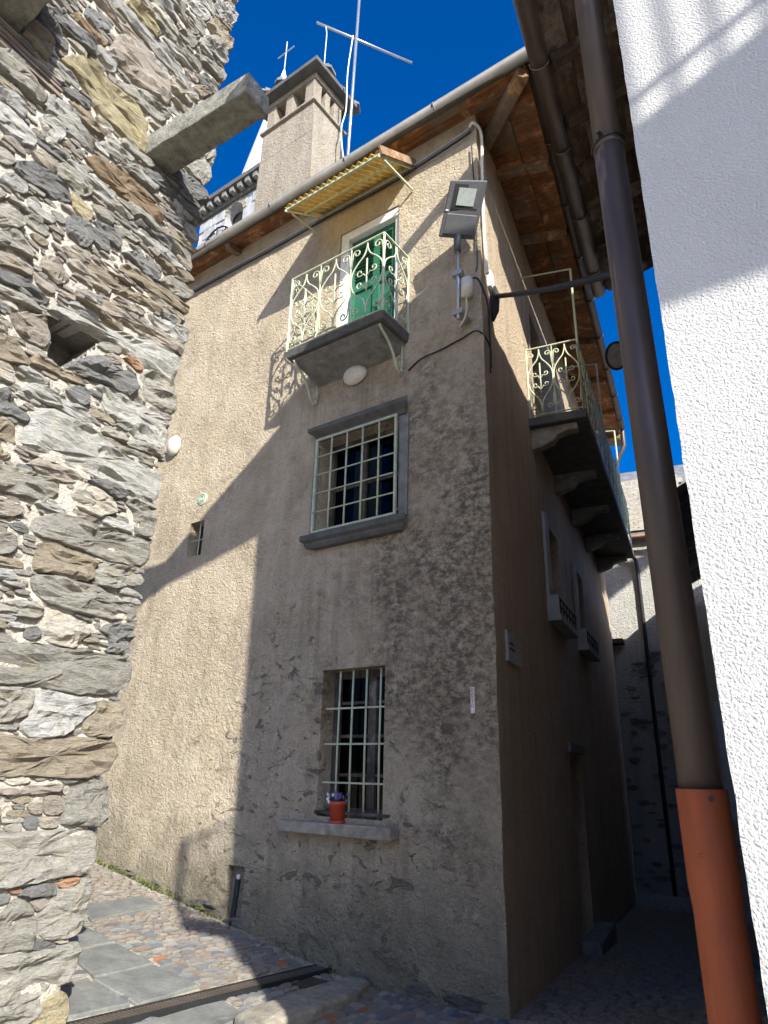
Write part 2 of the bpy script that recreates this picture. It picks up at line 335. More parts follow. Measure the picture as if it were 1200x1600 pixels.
STONES = [
('p',[(0.681,1.512),(0.309,1.542),(0.293,1.496),(0.486,1.48),(0.663,1.473),(0.795,1.479),(0.801,1.504)]),
('g',[(0.257,1.454),(0.214,1.518),(0.103,1.542),(-0.056,1.536),(-0.086,1.448),(-0.088,1.313),(-0.024,1.268),(0.095,1.274),(0.249,1.29),(0.254,1.362)]),
('p',[(0.408,1.456),(0.339,1.482),(0.266,1.445),(0.254,1.362),(0.32,1.342),(0.389,1.367)]),
('p',[(0.51,1.405),(0.476,1.435),(0.408,1.429),(0.398,1.363),(0.469,1.356)]),
('d',[(0.509,1.353),(0.423,1.355),(0.411,1.28),(0.449,1.264),(0.508,1.285)]),
('p',[(0.414,1.341),(0.256,1.344),(0.262,1.273),(0.401,1.279)]),
('b',[(0.627,1.443),(0.564,1.467),(0.493,1.466),(0.496,1.431),(0.563,1.42)]),
('g',[(0.635,1.291),(0.579,1.318),(0.521,1.319),(0.508,1.263),(0.606,1.264)]),
('w',[(0.296,1.509),(0.251,1.532),(0.216,1.499),(0.236,1.463),(0.273,1.477)]),
('g',[(0.905,1.276),(0.634,1.266),(0.293,1.265),(-0.026,1.259),(-0.058,1.22),(-0.062,1.08),(-0.022,0.984),(0.169,0.989),(0.374,0.971),(0.565,0.963),(0.834,0.981)]),
('o',[(0.199,0.953),(0.134,0.977),(0.032,0.971),(0.048,0.937),(0.132,0.916),(0.194,0.927)]),
('d',[(0.469,0.916),(0.419,0.951),(0.332,0.967),(0.21,0.954),(0.196,0.889),(0.355,0.887)]),
('p',[(0.372,0.872),(0.274,0.885),(0.236,0.856),(0.269,0.818),(0.323,0.809)]),
('g',[(0.32,0.776),(0.225,0.854),(0.195,0.91),(0.044,0.919),(0.02,0.966),(-0.028,0.956),(-0.053,0.865),(-0.029,0.728),(-0.034,0.65),(0.05,0.629),(0.156,0.629),(0.255,0.661),(0.295,0.683)]),
('g',[(0.534,0.829),(0.491,0.887),(0.426,0.895),(0.35,0.821),(0.317,0.759),(0.298,0.628),(0.314,0.611),(0.484,0.613),(0.676,0.675),(0.668,0.824)]),
('d',[(0.302,0.605),(0.291,0.667),(0.243,0.651),(0.13,0.605),(0.138,0.594),(0.26,0.59)]),
('w',[(0.143,0.619),(0.062,0.635),(0.044,0.603),(0.109,0.605)]),
('g',[(0.745,0.614),(0.481,0.597),(0.249,0.588),(0.128,0.596),(-0.024,0.592),(-0.041,0.564),(-0.036,0.482),(0.009,0.383),(0.107,0.355),(0.233,0.335),(0.424,0.35),(0.691,0.391)]),
('y',[(0.242,0.246),(0.16,0.273),(0.166,0.321),(0.044,0.35),(-0.024,0.304),(-0.031,0.247),(0.011,0.146),(0.248,0.188)]),
('g',[(0.604,0.371),(0.33,0.341),(0.167,0.329),(0.155,0.272),(0.255,0.219),(0.579,0.267)]),
('g',[(1.003,2.339),(0.678,2.395),(0.569,2.4),(0.343,2.392),(0.027,2.407),(-0.077,2.399),(-0.106,2.309),(-0.101,2.215),(0.008,2.14),(0.184,2.114),(0.322,2.1),(0.452,2.12),(0.618,2.127),(0.946,2.099)]),
('g',[(0.944,2.088),(0.702,2.11),(0.618,2.103),(0.607,2.016),(0.63,1.943),(0.753,1.888),(0.893,1.871)]),
('W',[(0.611,2.096),(0.478,2.109),(0.321,2.092),(0.135,2.075),(0.121,2.007),(0.213,1.957),(0.309,1.851),(0.452,1.819),(0.592,1.812),(0.667,1.878),(0.592,1.969)]),
('b',[(0.124,2.076),(0.021,2.094),(-0.083,2.068),(-0.1,1.979),(-0.055,1.871),(0.034,1.832),(0.209,1.84),(0.211,1.949),(0.121,2.007)]),
('b',[(0.886,1.842),(0.678,1.816),(0.591,1.805),(0.479,1.818),(0.217,1.831),(0.124,1.819),(-0.033,1.818),(-0.083,1.785),(-0.085,1.717),(-0.04,1.623),(0.074,1.572),(0.334,1.571),(0.5,1.593),(0.706,1.577),(0.822,1.569)]),
('p',[(0.511,1.601),(0.458,1.601),(0.391,1.579),(0.413,1.555),(0.483,1.555)]),
('d',[(0.342,1.563),(0.29,1.579),(0.138,1.592),(0.17,1.556),(0.261,1.532)]),
('w',[(0.701,1.555),(0.623,1.57),(0.514,1.578),(0.516,1.548),(0.646,1.526)]),
('w',[(0.649,2.515),(0.588,2.622),(0.522,2.631),(0.486,2.598),(0.313,2.595),(0.292,2.544),(0.354,2.443),(0.405,2.4),(0.543,2.413),(0.629,2.424)]),
('d',[(0.432,2.627),(0.399,2.66),(0.282,2.647),(0.264,2.613),(0.293,2.599)]),
('d',[(0.21,2.558),(0.158,2.624),(0.048,2.635),(-0.081,2.625),(-0.074,2.541),(-0.057,2.443),(0.028,2.412),(0.151,2.421),(0.094,2.467),(0.117,2.528)]),
('g',[(1.022,2.592),(0.943,2.609),(0.825,2.659),(0.726,2.655),(0.633,2.613),(0.702,2.548),(0.842,2.538),(0.928,2.545),(1.007,2.53)]),
('d',[(0.758,2.478),(0.719,2.502),(0.656,2.505),(0.644,2.447),(0.698,2.405),(0.759,2.403)]),
('g',[(0.793,2.816),(0.668,2.867),(0.364,2.869),(0.166,2.861),(0.064,2.796),(-0.085,2.783),(-0.088,2.694),(0.101,2.658),(0.366,2.649),(0.526,2.657),(0.701,2.68),(0.743,2.729)]),
('b',[(0.802,2.903),(0.803,3.045),(0.715,3.082),(0.545,3.067),(0.406,3.074),(0.326,3.041),(0.347,2.905),(0.377,2.876),(0.537,2.869),(0.668,2.867),(0.782,2.859)]),
('g',[(0.36,2.967),(0.301,3.036),(0.154,3.064),(0.011,3.079),(-0.11,3.017),(-0.094,2.955),(0.051,2.932),(0.132,2.88),(0.293,2.875)]),
('g',[(0.882,3.124),(0.851,3.217),(0.685,3.304),(0.5,3.299),(0.252,3.298),(0.07,3.319),(-0.072,3.302),(-0.111,3.205),(-0.094,3.106),(0.028,3.097),(0.207,3.072),(0.408,3.084),(0.607,3.092),(0.813,3.094)]),
('w',[(0.641,3.473),(0.558,3.584),(0.41,3.581),(0.285,3.532),(0.23,3.456),(0.359,3.39),(0.39,3.357),(0.517,3.383),(0.615,3.405)]),
('g',[(0.185,3.567),(0.141,3.619),(-0.017,3.601),(-0.117,3.573),(-0.117,3.449),(-0.093,3.344),(0.031,3.33),(0.078,3.435),(0.065,3.512)]),
('p',[(0.637,3.342),(0.61,3.379),(0.463,3.356),(0.388,3.347),(0.43,3.31),(0.576,3.329)]),
('p',[(0.99,3.559),(0.939,3.618),(0.836,3.644),(0.62,3.652),(0.551,3.61),(0.58,3.575),(0.71,3.526),(0.845,3.53)]),
('g',[(1.277,3.442),(1.145,3.485),(1.042,3.516),(0.84,3.51),(0.721,3.522),(0.73,3.408),(0.805,3.349),(1.047,3.315),(1.247,3.312)]),
('l',[(1.087,3.67),(1.017,3.97),(0.918,4.019),(0.8,4.005),(0.545,4.004),(0.347,3.92),(0.037,3.896),(-0.106,3.888),(-0.108,3.747),(-0.095,3.653),(0.049,3.652),(0.269,3.657),(0.54,3.672),(0.764,3.674),(0.932,3.682)]),
('d',[(0.529,3.618),(0.404,3.678),(0.203,3.658),(0.168,3.622),(0.25,3.556),(0.358,3.577)]),
('l',[(0.5,4.225),(0.544,4.317),(0.619,4.368),(0.476,4.443),(0.279,4.427),(-0.018,4.426),(-0.135,4.385),(-0.13,4.231),(-0.057,4.118),(0.132,4.101),(0.257,4.162),(0.426,4.185)]),
('g',[(0.258,4.021),(0.179,4.12),(-0.011,4.125),(-0.119,4.118),(-0.096,4.068),(0.119,4.03)]),
('d',[(0.831,4.206),(0.778,4.295),(0.653,4.286),(0.634,4.196),(0.697,4.14)]),
('l',[(1.14,4.044),(1.107,4.131),(0.95,4.168),(0.838,4.13),(0.673,4.14),(0.557,4.06),(0.596,4.006),(0.744,4.02),(0.922,4.04),(1.021,4.037)]),
('d',[(1.329,3.946),(1.266,4.012),(1.241,4.037),(1.157,3.934),(1.04,3.879),(1.059,3.825),(1.157,3.845),(1.297,3.81)]),
('b',[(1.35,3.752),(1.22,3.815),(1.134,3.79),(1.087,3.67),(1.092,3.56),(1.151,3.514),(1.29,3.497)]),
('g',[(1.176,3.013),(1.045,3.053),(0.968,3.057),(0.935,2.997),(0.959,2.93),(1.011,2.906),(1.145,2.879)]),
('d',[(1.022,3.12),(0.941,3.156),(0.873,3.127),(0.874,3.086),(0.995,3.089)]),
('p',[(1.176,3.208),(1.09,3.249),(0.964,3.262),(0.934,3.22),(1.012,3.164),(1.157,3.126)]),
('d',[(0.891,4.367),(0.818,4.475),(0.669,4.618),(0.56,4.658),(0.509,4.581),(0.338,4.653),(0.243,4.558),(0.297,4.435),(0.441,4.418),(0.563,4.435),(0.754,4.376)]),
('l',[(0.808,4.85),(0.633,4.903),(0.397,4.964),(0.21,5.027),(0.004,5.047),(-0.115,5.037),(-0.131,4.861),(-0.099,4.791),(0.016,4.793),(0.203,4.765),(0.424,4.774),(0.59,4.808),(0.837,4.773),(1.091,4.769),(1.064,4.833)]),
('p',[(1.337,4.562),(1.241,4.636),(1.132,4.675),(1.075,4.644),(1.027,4.519),(1.043,4.454),(1.177,4.438),(1.279,4.471)]),
('b',[(1.433,4.354),(1.353,4.393),(1.265,4.406),(1.15,4.316),(1.127,4.255),(1.255,4.203),(1.391,4.176)]),
('g',[(0.664,4.704),(0.62,4.778),(0.495,4.817),(0.428,4.796),(0.478,4.73),(0.582,4.705)]),
('p',[(0.586,4.667),(0.547,4.713),(0.425,4.713),(0.439,4.656),(0.52,4.634)]),
('o',[(0.429,4.734),(0.363,4.785),(0.217,4.77),(0.221,4.718),(0.27,4.703)]),
('g',[(0.839,4.221),(0.812,4.29),(0.738,4.296),(0.674,4.252),(0.76,4.197)]),
('p',[(1.214,5.051),(1.21,5.172),(1.115,5.22),(0.986,5.172),(0.987,5.074),(1.067,4.994),(1.116,5.029)]),
('p',[(1.257,4.973),(1.205,4.965),(1.092,4.964),(1.068,4.9),(1.126,4.882),(1.222,4.906)]),
('p',[(1.537,4.954),(1.488,4.98),(1.422,5.02),(1.274,5.006),(1.257,4.927),(1.288,4.893),(1.414,4.902),(1.515,4.86)]),
('d',[(1.506,4.822),(1.458,4.847),(1.371,4.878),(1.214,4.867),(1.095,4.835),(1.096,4.789),(1.207,4.747),(1.347,4.772),(1.487,4.739)]),
('g',[(1.602,5.08),(1.525,5.143),(1.448,5.218),(1.357,5.199),(1.279,5.119),(1.285,5.056),(1.394,5.064),(1.497,5.018),(1.582,4.996)]),
('g',[(1.631,5.284),(1.57,5.337),(1.521,5.369),(1.43,5.351),(1.393,5.275),(1.43,5.221),(1.602,5.159)]),
('g',[(1.42,5.348),(1.393,5.407),(1.272,5.411),(1.194,5.39),(1.212,5.326),(1.332,5.313)]),
('d',[(1.113,5.62),(1.025,5.682),(0.915,5.656),(0.882,5.553),(0.909,5.454),(0.997,5.436),(1.098,5.493)]),
('g',[(1.244,5.571),(1.176,5.604),(1.118,5.59),(1.116,5.528),(1.176,5.504)]),
('d',[(0.919,5.678),(0.866,5.709),(0.72,5.654),(0.715,5.566),(0.796,5.542),(0.889,5.586)]),
('d',[(0.918,5.732),(0.859,5.795),(0.684,5.791),(0.621,5.733),(0.632,5.657),(0.735,5.669)]),
('d',[(0.619,5.654),(0.495,5.763),(0.306,5.783),(0.216,5.681),(0.245,5.605),(0.442,5.625)]),
('b',[(0.882,5.323),(0.775,5.378),(0.603,5.375),(0.283,5.428),(0.143,5.429),(0.142,5.348),(0.329,5.304),(0.605,5.258),(0.776,5.263)]),
('p',[(0.607,5.205),(0.498,5.228),(0.292,5.25),(0.323,5.202),(0.49,5.183)]),
('y',[(1.126,5.842),(1.059,5.848),(0.932,5.8),(0.926,5.712),(0.979,5.681),(1.077,5.715)]),
('g',[(0.951,5.891),(0.884,5.922),(0.731,5.902),(0.752,5.817),(0.889,5.823)]),
('b',[(1.343,5.269),(1.28,5.308),(1.183,5.289),(1.223,5.233),(1.293,5.226)]),
('y',[(1.461,6.942),(1.312,7.184),(1.162,7.179),(1.021,7.187),(0.756,7.23),(0.608,7.132),(0.571,6.853),(0.588,6.789),(0.793,6.769),(0.926,6.768),(1.056,6.779),(1.162,6.873),(1.286,6.941),(1.377,6.924)]),
('l',[(1.463,6.383),(1.466,6.547),(1.412,6.607),(1.255,6.566),(1.151,6.518),(1.062,6.438),(1.022,6.363),(1.117,6.354),(1.298,6.337),(1.38,6.403)]),
('b',[(1.327,6.631),(1.282,6.695),(1.117,6.713),(0.965,6.638),(0.968,6.591),(1.106,6.536),(1.257,6.577)]),
('d',[(1.397,6.695),(1.307,6.813),(1.137,6.811),(1.135,6.739),(1.234,6.69),(1.369,6.67)]),
('b',[(1.768,6.997),(1.732,7.074),(1.592,7.078),(1.534,7.016),(1.545,6.811),(1.647,6.832),(1.764,6.886)]),
('d',[(1.697,7.106),(1.7,7.268),(1.638,7.29),(1.417,7.116),(1.409,7.08),(1.495,7.049),(1.622,7.114)]),
('d',[(1.561,5.758),(1.489,5.84),(1.338,5.856),(1.169,5.83),(1.089,5.77),(1.204,5.682),(1.349,5.667),(1.471,5.668),(1.561,5.671)]),
('g',[(1.965,6.438),(1.855,6.575),(1.77,6.638),(1.601,6.575),(1.496,6.485),(1.483,6.375),(1.565,6.367),(1.713,6.389),(1.808,6.373),(1.941,6.335)]),
('l',[(1.784,6.268),(1.692,6.293),(1.579,6.243),(1.577,6.14),(1.681,6.159),(1.823,6.107),(1.844,6.2)]),
('l',[(1.87,6.03),(1.758,6.154),(1.684,6.17),(1.548,6.104),(1.457,6.066),(1.485,5.959),(1.604,5.905),(1.71,5.948),(1.846,5.93)]),
('o2',[(1.095,6.249),(0.971,6.356),(0.8,6.391),(0.666,6.385),(0.479,6.347),(0.301,6.323),(0.285,6.232),(0.42,6.178),(0.692,6.173),(0.938,6.19)]),
('l',[(1.223,6.085),(1.168,6.151),(0.979,6.152),(0.777,6.14),(0.685,6.066),(0.552,6.067),(0.619,5.996),(0.847,5.981),(1.053,6.042)]),
('g',[(1.282,6),(1.197,6.069),(1.008,6.056),(0.964,5.959),(1.02,5.883),(1.183,5.896),(1.27,5.893)]),
('l',[(1.5,6.261),(1.456,6.35),(1.315,6.361),(1.268,6.299),(1.327,6.157),(1.428,6.175)]),
('g',[(1.756,5.739),(1.675,5.795),(1.622,5.811),(1.55,5.756),(1.589,5.669),(1.73,5.63)]),
('l',[(1.611,5.599),(1.546,5.648),(1.43,5.619),(1.441,5.535),(1.532,5.502),(1.629,5.51)]),
('p',[(1.487,5.919),(1.432,5.999),(1.273,5.956),(1.277,5.874),(1.393,5.868)]),
('l',[(1.23,7.395),(1.153,7.459),(1.018,7.446),(1.003,7.302),(1.076,7.265),(1.179,7.33)]),
('o2',[(1.454,7.52),(1.364,7.559),(1.236,7.548),(1.124,7.511),(1.153,7.459),(1.266,7.446),(1.417,7.458)]),
('p',[(1.059,7.725),(0.997,7.837),(0.798,7.847),(0.52,7.832),(0.419,7.705),(0.441,7.559),(0.61,7.473),(0.864,7.432),(1.002,7.432),(1.098,7.511)]),
('d',[(1.371,7.713),(1.255,7.771),(1.131,7.749),(1.142,7.669),(1.267,7.574),(1.37,7.585)]),
('y',[(1.066,8.197),(0.989,8.321),(0.79,8.299),(0.67,8.237),(0.698,8.13),(0.847,8.117),(1.013,8.145)]),
('g',[(0.971,7.275),(0.791,7.418),(0.527,7.431),(0.39,7.445),(0.495,7.251),(0.708,7.202),(0.904,7.208)]),
('w',[(0.459,7.939),(0.315,7.963),(0.111,7.976),(0.221,7.801),(0.429,7.763),(0.52,7.832)]),
('b',[(0.227,8.046),(0.144,8.178),(-0.043,8.259),(0.086,8.04)]),
('g',[(0.249,8.503),(0.106,8.62),(-0.146,8.707),(-0.176,8.642),(-0.152,8.537),(0.013,8.5),(0.189,8.462)]),
('g',[(0.165,8.88),(0.053,9.003),(-0.145,8.986),(-0.172,8.938),(-0.12,8.755),(0.048,8.729),(0.231,8.719)]),
('g',[(0.495,8.535),(0.403,8.693),(0.236,8.751),(0.26,8.567),(0.338,8.508)]),
('b',[(0.176,9.067),(0.129,9.251),(-0.079,9.296),(-0.187,9.246),(-0.188,9.101),(-0.125,8.983),(0.015,9.01)]),
('l',[(0.148,9.371),(0.064,9.591),(-0.083,9.684),(-0.197,9.685),(-0.204,9.564),(-0.154,9.477),(0.03,9.362)]),
('l',[(0.478,9.042),(0.313,9.229),(0.166,9.243),(0.15,9.141),(0.194,9.063),(0.351,9.016)]),
('g',[(0.166,7.072),(0.019,7.401),(-0.148,7.691),(-0.158,7.63),(-0.159,7.385),(-0.159,7.161),(-0.122,7.06),(0.028,7.038)]),
('d',[(0.334,6.769),(0.216,6.991),(0.023,7.009),(-0.153,6.971),(-0.167,6.884),(-0.047,6.779),(0.149,6.781)]),
('l',[(0.212,6.598),(0.07,6.503),(-0.136,6.439),(-0.161,6.382),(-0.053,6.342),(0.085,6.399)]),
('b',[(0.289,5.852),(0.092,5.901),(-0.088,5.931),(-0.144,5.883),(-0.045,5.813),(0.134,5.798)]),
('l',[(0.284,5.281),(0.164,5.307),(-0.005,5.335),(-0.152,5.359),(-0.161,5.213),(-0.106,5.179),(0.083,5.171),(0.201,5.203)]),
('g',[(0.13,5.772),(-0.05,5.787),(-0.145,5.781),(-0.129,5.683),(-0.048,5.614),(0.099,5.597),(0.212,5.657)]),
('g',[(0.236,4.66),(0.186,4.749),(0.042,4.779),(-0.107,4.744),(-0.151,4.652),(-0.151,4.487),(-0.041,4.471),(0.153,4.496)])]

# ------------------------------------------------------------------ ground
def gz(u, v):
    a = min(max(0., u-1.4), 8.)
    return .15*a+(.04*min(v, 6.) if v > 0 else .066*max(v, -13.))
def sp(s, w, z):                       # alley-side coordinates (s along, w out) of the plastered house in its front frame
    p = SD*s+SN*w
    return Vector((p.dot(FD), p.dot(FN), z))
def ap(a, p, z): return conv(AF, FF, (a, p, z))

def axis_pts(fine0, fine1, step, far):
    l = list(np.arange(fine0, fine1+1e-6, step)); d = step; x = fine1
    while x < far: d *= 1.5; x += d; l.append(x)
    d = step; x = fine0; pre = []
    while x > -far: d *= 1.5; x -= d; pre.append(x)
    return pre[::-1]+l
mb = MB(); us = axis_pts(-4., 8., .2, 600); vs_l = axis_pts(-12., 9., .2, 600); nu = len(us)
for v in vs_l:
    for u in us: mb.v.append((u, v, gz(u, v)-.022+.006*noise.noise((u*2, v*2, 0))))
for j in range(len(vs_l)-1):
    for i in range(nu-1): mb.f.append((j*nu+i, j*nu+i+1, (j+1)*nu+i+1, (j+1)*nu+i))
ground = tag(mb.build('ground', M['earth'], frame=FF, smooth=True), kind='structure')

# paving slabs, drain, step
def inpoly(x, y, poly):
    c = False; n = len(poly)
    for i in range(n):
        x1, y1 = poly[i]; x2, y2 = poly[(i+1) % n]
        if (y1 > y) != (y2 > y) and x < (x2-x1)*(y-y1)/(y2-y1)+x1: c = not c
    return c
SLABS = [([(2.36, 1.90), (2.40, 1.33), (1.94, 1.26), (1.86, 1.86)], (.20, .215, .205)), ([(2.88, 1.78), (2.92, 1.34), (2.43, 1.32), (2.38, 1.87)], (.25, .25, .225)),
         ([(3.36, 1.70), (3.38, 1.34), (2.95, 1.34), (2.91, 1.76)], (.24, .245, .225)), ([(3.90, 1.10), (4.0, .30), (3.68, .30), (3.48, 1.22)], (.23, .235, .225)),
         ([(1.63, 2.2), (1.645, 1.28), (1.36, 1.30), (1.20, 2.2)], (.33, .30, .235)), ([(1.30, 2.4), (1.34, 1.62), (1.0, 1.62), (.9, 2.4)], (.28, .27, .25)),
         ([(2.34, 2.55), (2.36, 1.93), (1.9, 1.9), (1.92, 2.55)], (.24, .235, .21))]
blocked = []
for poly, c in SLABS:
    mb = MB(); n = 8; pts = []
    cx = sum(p[0] for p in poly)/4; cy = sum(p[1] for p in poly)/4
    rng = random.Random(int(cx*100))
    ring = []
    for i in range(4):
        a = poly[i]; b = poly[(i+1) % 4]
        for k in range(5):
            t = k/5; ring.append((a[0]+(b[0]-a[0])*t+rng.uniform(-.006, .006), a[1]+(b[1]-a[1])*t+rng.uniform(-.006, .006)))
    N_ = len(ring)
    for (sc, dz) in ((1., -.06), (1., -.004), (.97, .004), (.5, .005+rng.uniform(-.003, .003))):
        for (x, y) in ring:
            X = cx+(x-cx)*sc; Y = cy+(y-cy)*sc; mb.v.append((X, Y, gz(X, Y)+dz+rng.uniform(-.0015, .0015)))
    for r_ in range(3):
        for k in range(N_): mb.f.append((r_*N_+k, r_*N_+(k+1) % N_, (r_+1)*N_+(k+1) % N_, (r_+1)*N_+k))
    mb.f.append(tuple(3*N_+k for k in range(N_)))
    if sum((ring[i][0]*ring[(i+1) % N_][1]-ring[(i+1) % N_][0]*ring[i][1]) for i in range(N_)) < 0: mb.f = [f[::-1] for f in mb.f]
    mb.build('paving_slab', M['slab'], ground, color=(*[x*1.55 for x in c], 1), root=ground); blocked.append([(cx+(x-cx)*1.03, cy+(y-cy)*1.03) for x, y in poly])
# drain channel with slotted grate
dr = thing('drain_grate', 'narrow dark slotted drain grate across the paving', 'drain', FF, (1.77, 1.2, .05))
dr_poly = [(1.66, -.02), (1.66, 2.6), (1.90, 2.6), (1.90, -.02)]; blocked.append(dr_poly)
def drbox(x0, x1, y0, y1, h0, h1):
    m = MB(); P = []
    for h in (h0, h1):
        for (x, y) in ((x0, y0), (x1, y0), (x1, y1), (x0, y1)): P.append((x, y, gz(1.77, y)+h))
    m.hexa(P); return m
for x in (1.685, 1.855): drbox(x-.012, x+.012, .02, 2.58, -.05, .006).build('side_rail', M['iron_dark'], dr)
drbox(1.69, 1.86, .02, 2.58, -.08, -.045).build('channel_bed', M['black'], dr)
y = .05
while y < 2.56:
    drbox(1.695, 1.845, y, y+.016, -.03, .003).build('bar', M['brown_gutter'], dr); y += .034
mh = thing('manhole_cover', 'small dark square manhole cover beside the drain grate', 'manhole', FF, (1.5, .42, .02))
m1 = MB(); P = [(1.63, .60), (1.65, .30), (1.47, .22), (1.44, .53)]; blocked.append(P)
m1.hexa([(x, y, gz(x, y)-.03) for x, y in P[::-1]]+[(x, y, gz(x, y)+.002) for x, y in P[::-1]]); m1.build('frame', M['iron_dark'], mh)
m1 = MB(); Q = [(1.5475+(x-1.5475)*.85, .4125+(y-.4125)*.85) for x, y in P]
m1.hexa([(x, y, gz(x, y)-.02) for x, y in Q[::-1]]+[(x, y, gz(x, y)+.006) for x, y in Q[::-1]]); m1.build('lid', M['brown_metal'], mh)
# worn granite step stone at the foot of the house
st_poly = [(.98, 1.62), (1.30, 1.50), (1.40, .80), (1.42, .10), (1.20, .10), (1.06, .45), (.98, 1.0)]
blocked.append(st_poly)
mb = MB(); N_ = len(st_poly)
cx = 1.2; cy = .8
for (sc, dz) in ((1., -.1), (1., .035), (.95, .06), (.6, .066)):
    for (x, y) in st_poly: mb.v.append((cx+(x-cx)*sc, cy+(y-cy)*sc, gz(x, y)*1.0+dz))
for r_ in range(3):
    for k in range(N_): mb.f.append((r_*N_+k, r_*N_+(k+1) % N_, (r_+1)*N_+(k+1) % N_, (r_+1)*N_+k)[::-1])
mb.f.append(tuple(3*N_+k for k in range(N_))[::-1])
tag(mb.build('step_stone', M['granite_lt'], frame=FF, origin=(1.2, .8, 0), smooth=False, bevel=.015), 'long worn granite step stone lying at the foot of the plastered house', 'step')

# river cobbles laid on edge
cob_meshes = []
for k in range(6):
    rng = random.Random(k+50); m = MB(); n = 9; rings = ((1., -.5), (1.0, .1), (.86, .62), (.5, .93))
    jit = [1+rng.uniform(-.16, .16) for _ in range(n)]
    for (sc, h) in rings:
        for i in range(n):
            t = 2*math.pi*i/n; ex = .72
            m.v.append((math.copysign(abs(math.cos(t))**ex, math.cos(t))*.5*sc*jit[i], math.copysign(abs(math.sin(t))**ex, math.sin(t))*.5*sc*jit[i], h*.5+rng.uniform(-.04, .04)))
    m.v.append((0, 0, .5))
    for r_ in range(3):
        for i in range(n): m.f.append((r_*n+i, r_*n+(i+1) % n, (r_+1)*n+(i+1) % n, (r_+1)*n+i))
    for i in range(n): m.f.append((3*n+i, 3*n+(i+1) % n, 4*n))
    me = bpy.data.meshes.new('cobble'); me.from_pydata(m.v, [], m.f); me.polygons.foreach_set('use_smooth', [True]*len(me.polygons)); me.materials.append(M['stone']); cob_meshes.append((me, m))
COBC = [(.27, .265, .25), (.22, .225, .225), (.32, .29, .25), (.25, .22, .20), (.36, .335, .29), (.19, .195, .20), (.30, .235, .185)]
rng = random.Random(11); spots = []
row = 0; u = -1.2
while u < 6.2:
    v = .03+rng.uniform(0, .1); du = rng.uniform(.062, .085)
    while v < 3.0:
        dv = rng.uniform(.09, .17); cu, cv = u+rng.uniform(-.008, .008), v+dv/2
        if not any(inpoly(cu, cv, b) for b in blocked): spots.append((cu, cv, dv*.95, du*1.02))
        v += dv
    u += du
def vis_key(s_):
    P = FF.w((s_[0], s_[1], gz(s_[0], s_[1]))); d = P-Vector((0, 0, 1.65)); z = d.dot(fw); x = 600+FPX*d.dot(rv)/z; y = 800-FPX*d.dot(uv_)/z
    if x < 70 or x > 840 or y > 1640: return 0
    qb = (P-E).dot(BN)                              # hidden behind the rubble wall
    Pb = d*((E-Vector((0, 0, 0))).dot(BN)/d.dot(BN))
    if d.dot(BN) != 0 and 0 < (E.dot(BN)/d.dot(BN)) < 1 and -(Pb-E).dot(BD) > 0: return 0
    return s_[2]*s_[3]/z**2
spots = sorted(spots, key=vis_key, reverse=True)
rest = MB()
for i, (cu, cv, a, b) in enumerate(spots):
    me, m = cob_meshes[rng.randrange(6)]; ang = rng.uniform(-.25, .25); zz = gz(cu, cv)-.014+rng.uniform(-.003, .003); hh = rng.uniform(.026, .036)
    if i < 300 and vis_key((cu, cv, a, b)) > 0:
        o = bpy.data.objects.new('cobble', me); col.objects.link(o); o.parent = ground
        o.location = (cu, cv, zz); o.rotation_euler = (0, 0, ang); o.scale = (b, a, hh)
        c = rng.choice(COBC); f = rng.uniform(1.7, 2.3)
        if rng.random() < .03: c = (.42, .19, .10)
        o.color = (c[0]*f, c[1]*f, c[2]*f, 1)
    else:
        ca, sa = math.cos(ang), math.sin(ang)
        rest.add([(cu+(x*b*ca-y*a*sa), cv+(x*b*sa+y*a*ca), zz+z*hh) for x, y, z in m.v], m.f)
s_ = .1
while s_ < 9.9:                                   # the alley floor
    w_ = -.02; ds = rng.uniform(.08, .11)
    while w_ < 1.62:
        dw = rng.uniform(.10, .2); me, m = cob_meshes[rng.randrange(6)]; p = sp(s_+ds/2, w_+dw/2, 0); hh = .05
        zz = gz(p.x, p.y)-.014+rng.uniform(-.005, .005)
        rest.add([(p.x+(SD.dot(FD)*x*ds+SN.dot(FD)*y*dw), p.y+(SD.dot(FN)*x*ds+SN.dot(FN)*y*dw), zz+z*hh) for x, y, z in m.v], [f[::-1] for f in m.f])
        w_ += dw
    s_ += ds
tag(rest.build('cobble_field', M['stone'], ground, smooth=True, color=(.36, .31, .25, 1)), kind='stuff')

# ------------------------------------------------------------------ rubble wall on the left
TONE = dict(g=(.30, .295, .28), d=(.19, .195, .205), p=(.335, .305, .28), b=(.29, .255, .21), l=(.375, .38, .385), y=(.33, .295, .205), w=(.43, .41, .38), W=(.44, .445, .46), o=(.36, .22, .15), o2=(.27, .205, .145))
TONE = {k: (c[0]*1.06, c[1]*1.01, c[2]*.90) for k, c in TONE.items()}
QE_Z = [-1, .19, 1.27, 2.35, 3.32, 4.55, 5.83, 6.73, 7.85, 9.96, 12]; QE_Q = [-.02, -.023, -.037, -.097, -.133, -.154, -.129, -.105, -.106, -.189, -.2]
def qe(z): return float(np.interp(z, QE_Z, QE_Q))
HOLE = [(1.094, 4.688), (1.065, 4.741), (.839, 4.784), (.63, 4.771), (.696, 4.637), (.766, 4.539), (.893, 4.376), (1.002, 4.402), (1.016, 4.514)]
BEAM1 = [(.60, 6.79), (.60, 7.06), (.28, 7.06), (.28, 6.79)]
BEAM2 = [(2.35, 6.82), (2.35, 7.42), (1.74, 7.42), (1.74, 6.82)]
TIMB = [(2.6, 6.60), (2.6, 6.82), (1.36, 6.70), (1.38, 6.56)]
swall = thing('rubble_wall', 'tall sunlit rubble stone wall with pale mortar joints on the left', 'stone wall', BF)
